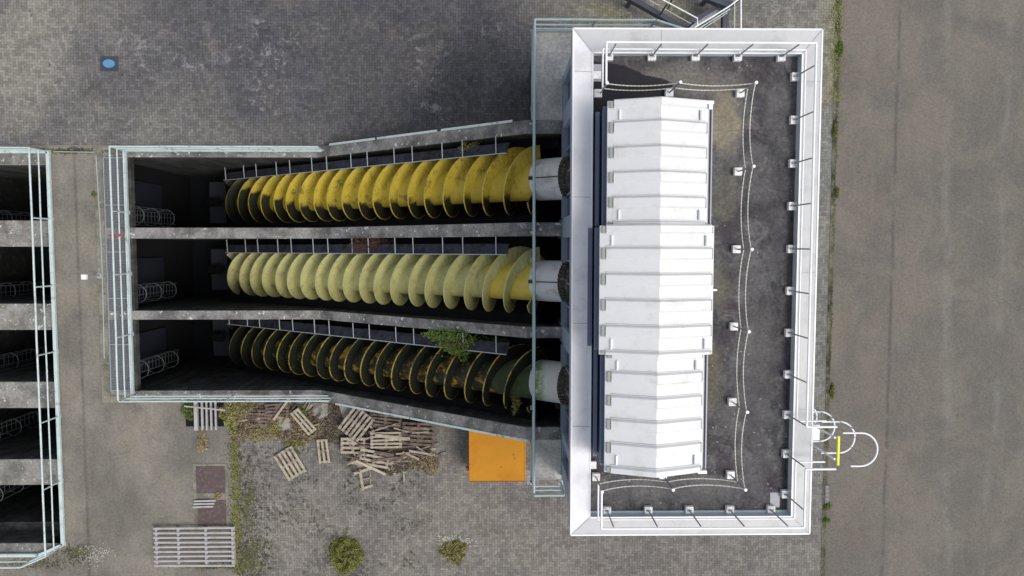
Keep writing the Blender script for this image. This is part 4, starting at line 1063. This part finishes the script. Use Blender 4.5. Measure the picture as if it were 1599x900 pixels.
bush('leafy_bush', 'green leafy bush sprouting over the upper part of the mossy black screw', 'bush', 716, 536, .55, .32, .3, 3600, .02, .065, 'leaf', z=axis_pt(W(718, 536, 2.2).x, 0).z + .95, lump=.6, flat=.7, cores=[(-.62, .26, .75), (-.15, .20, .8), (.15, -.15, .9), (.62, -.05, .8), (1.05, -.25, .6), (-.25, -.1, .6), (1.3, .05, .45)])
bush('dead_bush', 'dead brown twiggy bush on the ledge above the cream screw', 'bush', 580, 382, .85, .30, .3, 900, .03, .09, 'deadtwig', z=axis_pt(W(580, 382, 1).x, 0).z + .75, narrow=.12, lump=.4, flat=.8)
bush('wall_weed', 'dark green weed in the gap beside the north wall above the yellow screw', 'weed', 738, 232, .45, .16, .15, 260, .02, .05, 'leafd', z=axis_pt(W(738, 230, 3).x, 0).z + .55, lump=.5)
bush('drum_weed', 'weed tuft hanging at the upper end of the mossy screw', 'weed', 805, 628, .12, .34, .2, 110, .03, .12, 'leafy', z=4.7, narrow=.2, lump=.5)
bush('weed_clump', 'bright green weed clump between the barred grate and the brushwood', 'weed', 364, 650, .38, .55, .3, 1100, .03, .08, 'leafy', narrow=.35, lump=.5, second='straw')
bush('weed_clump', 'small dark green weed at the west end of the barred grate', 'weed', 294, 640, .22, .36, .2, 500, .02, .05, 'leaf', lump=.3)
bush('weed_clump', 'straw coloured dry weed just south of the barred grate', 'weed', 317, 690, .20, .42, .2, 500, .02, .08, 'straw', narrow=.2, lump=.5)
bush('weed_clump', 'green weed in the middle of the litter under the railing end', 'weed', 472, 644, .24, .26, .3, 600, .03, .07, 'leaf', lump=.3)
bush('weed_clump', 'yellowish weed on the litter left of the narrow pallet', 'weed', 425, 668, .42, .34, .2, 700, .02, .07, 'leafy', narrow=.3, lump=.5, second='straw')
bush('weed_clump', 'yellow weed fringe below the narrow pallet in the litter', 'weed', 462, 692, .36, .16, .15, 350, .02, .06, 'leafy', narrow=.3, lump=.5)
bush('dry_brush', 'tangle of dry brown grass at the south-east end of the heap', 'brush', 664, 722, .55, .36, .2, 1400, .02, .10, 'straw', narrow=.12, lump=.5, second='deadtwig')
bush('weed_clump', 'small dry tuft standing in the gap of the brown hatch', 'weed', 341, 775, .14, .16, .12, 200, .02, .05, 'straw', narrow=.3)
bush('weed_clump', 'tiny green tuft beside the conduit near the bollard', 'weed', 149, 304, .10, .12, .1, 160, .02, .05, 'leaf')
for k, (px, py, a, b) in enumerate(((1311, 77, .14, .3), (1306, 300, .08, .2), (1292, 790, .12, .13), (1290, 812, .12, .08), (1299, 610, .08, .3), (1303, 205, .1, .25))):
    bush('kerb_weed', ['leafy green weed in the kerb joint near the north-east roof corner', 'weed in the kerb joint beside the middle of the east parapet', 'bright weed on the kerb joint just below the gully grate',
                       'lowest bright weed on the kerb joint below the gully grate', 'olive weed in the kerb joint above the roof ladder', 'moss cushion in the kerb joint beside the upper east parapet'][k], 'weed', px, py, a, b, .1, 260, .02, .05, 'leaf' if k in (0, 2, 3) else 'leafd')
for k, P_ in enumerate(([(488, 629), (514, 630), (512, 650), (500, 655), (489, 648)], [(530, 632), (552, 634), (549, 652), (536, 656)], [(433, 652), (453, 650), (456, 671), (436, 674)])):
    struct(obj('concrete_patch', MB().prism([tuple(W(x, y)[:2]) for x, y in reversed(P_)], .006, .05 + .004 * k), M['palec']))
bush('weed_clump', 'tall pale green and straw weed spreading behind the brown sunken pallet', 'weed', 384, 640, .40, .30, .3, 800, .03, .10, 'leafy', narrow=.15, lump=.5, second='straw')
bush('weed_clump', 'straggly dry weed along the lower fringe of the brushwood', 'weed', 410, 680, .55, .18, .2, 700, .03, .10, 'straw', narrow=.12, lump=.5, second='leafy')
# litter bed under the railing
mb = MB(); rnd = random.Random(3)
poly = [(286, 628), (345, 632), (372, 636), (372, 668), (360, 690), (402, 680), (440, 684), (480, 690), (500, 684), (540, 700), (560, 728), (610, 742), (650, 730), (672, 722), (680, 662), (600, 645), (520, 630)]
heap = [tuple(W(x, y)[:2]) for x, y in poly]
cxm = sum(p[0] for p in heap) / len(heap); cym = sum(p[1] for p in heap) / len(heap)
def inpoly(x, y, P_):
    c = False; j = len(P_) - 1
    for i in range(len(P_)):
        if (P_[i][1] > y) != (P_[j][1] > y) and x < (P_[j][0] - P_[i][0]) * (y - P_[i][1]) / (P_[j][1] - P_[i][1]) + P_[i][0]: c = not c
        j = i
    return c
HOLES = [[tuple(W(x, y)[:2]) for x, y in q] for q in ([(488, 629), (514, 630), (512, 650), (500, 655), (489, 648)], [(530, 632), (552, 634), (549, 652), (536, 656)], [(433, 652), (453, 650), (456, 671), (436, 674)])]
def scatter(n, P_, s0, s1, z1, name, mat, narrow=.35, flat=.4, minpx=None):
    mb = MB(); xs = [p[0] for p in P_]; ys = [p[1] for p in P_]
    def f():
        while True:
            x, y = rnd.uniform(min(xs), max(xs)), rnd.uniform(min(ys), max(ys))
            if inpoly(x, y, P_) and y < PSo - .03 and not any(inpoly(x, y, q) for q in HOLES): return (x, y, rnd.uniform(.015, z1))
    leaves(mb, n, f, s0, s1, rnd, flat, narrow); return struct(obj(name, mb, mat), 'stuff')
heap_in = [(cxm + (x - cxm) * 1.0, y) for x, y in heap]
scatter(11000, heap_in[2:14] + heap_in[14:], .02, .09, .10, 'leaf_litter', M['earth'])
scatter(2600, heap_in[2:9] + [heap_in[16]], .03, .12, .16, 'brushwood', M['straw'], .10, .5)
scatter(800, heap_in[2:9] + [heap_in[16]], .03, .12, .14, 'brushwood', M['deadtwig'], .15, .5)
scatter(420, heap_in[9:15], .03, .10, .10, 'wood_chips', M['wood3'], .3, .5)
# seam of weeds along the slab and brick border, kerb moss, gravel
def strip(p, q, wd, n, mat, name, s0=.015, s1=.045):
    a, b = W(*p), W(*q); mb = MB()
    def f():
        while True:
            u = rnd.random(); c = a.lerp(b, u)
            if math.sin(u * 37) + math.sin(u * 91 + 2) + math.sin(u*13) > -.7 or rnd.random() < .25: break
        return (c.x + rnd.gauss(0, wd), c.y + rnd.uniform(-.05, .05), rnd.uniform(.01, .035))
    leaves(mb, n, f, s0, s1, rnd, .3, .5); return struct(obj(name, mb, M[mat]), 'stuff')
strip((366, 690), (371, 899), .07, 1500, 'leafy', 'seam_grass'); strip((366, 690), (371, 899), .13, 1200, 'kerbmoss', 'seam_moss')
strip((1312, -10), (1285, 905), .035, 2600, 'kerbmoss', 'kerb_moss', .01, .03); strip((1308, 0), (1304, 160), .12, 700, 'leafy', 'kerb_grass')
def patch(px, py, rx, ry, n, mat, name, s0=.015, s1=.04, z=.02):
    c = W(px, py); mb = MB()
    leaves(mb, n, lambda: (c.x + rnd.gauss(0, rx), c.y + rnd.gauss(0, ry), rnd.uniform(.01, z)), s0, s1, rnd, .15, .7); return struct(obj(name, mb, M[mat]), 'stuff')
patch(148, 866, .30, .22, 200, 'gravel', 'pale_gravel'); patch(709, 845, .3, .12, 160, 'gravel', 'pale_gravel', .02, .05)
patch(392, 872, .32, .5, 1500, 'kerbmoss', 'yard_moss', .01, .035); patch(386, 790, .22, .8, 900, 'kerbmoss', 'yard_moss', .01, .04)
patch(110, 236, .9, .05, 500, 'kerbmoss', 'slab_moss', .015, .05)
for (px, py, rx, ry) in ((60, 880, .9, .12), (120, 862, .35, .15), (330, 885, .6, .05)):
    patch(px, py, rx, ry, 400, 'kerbmoss', 'yard_moss', .01, .04)
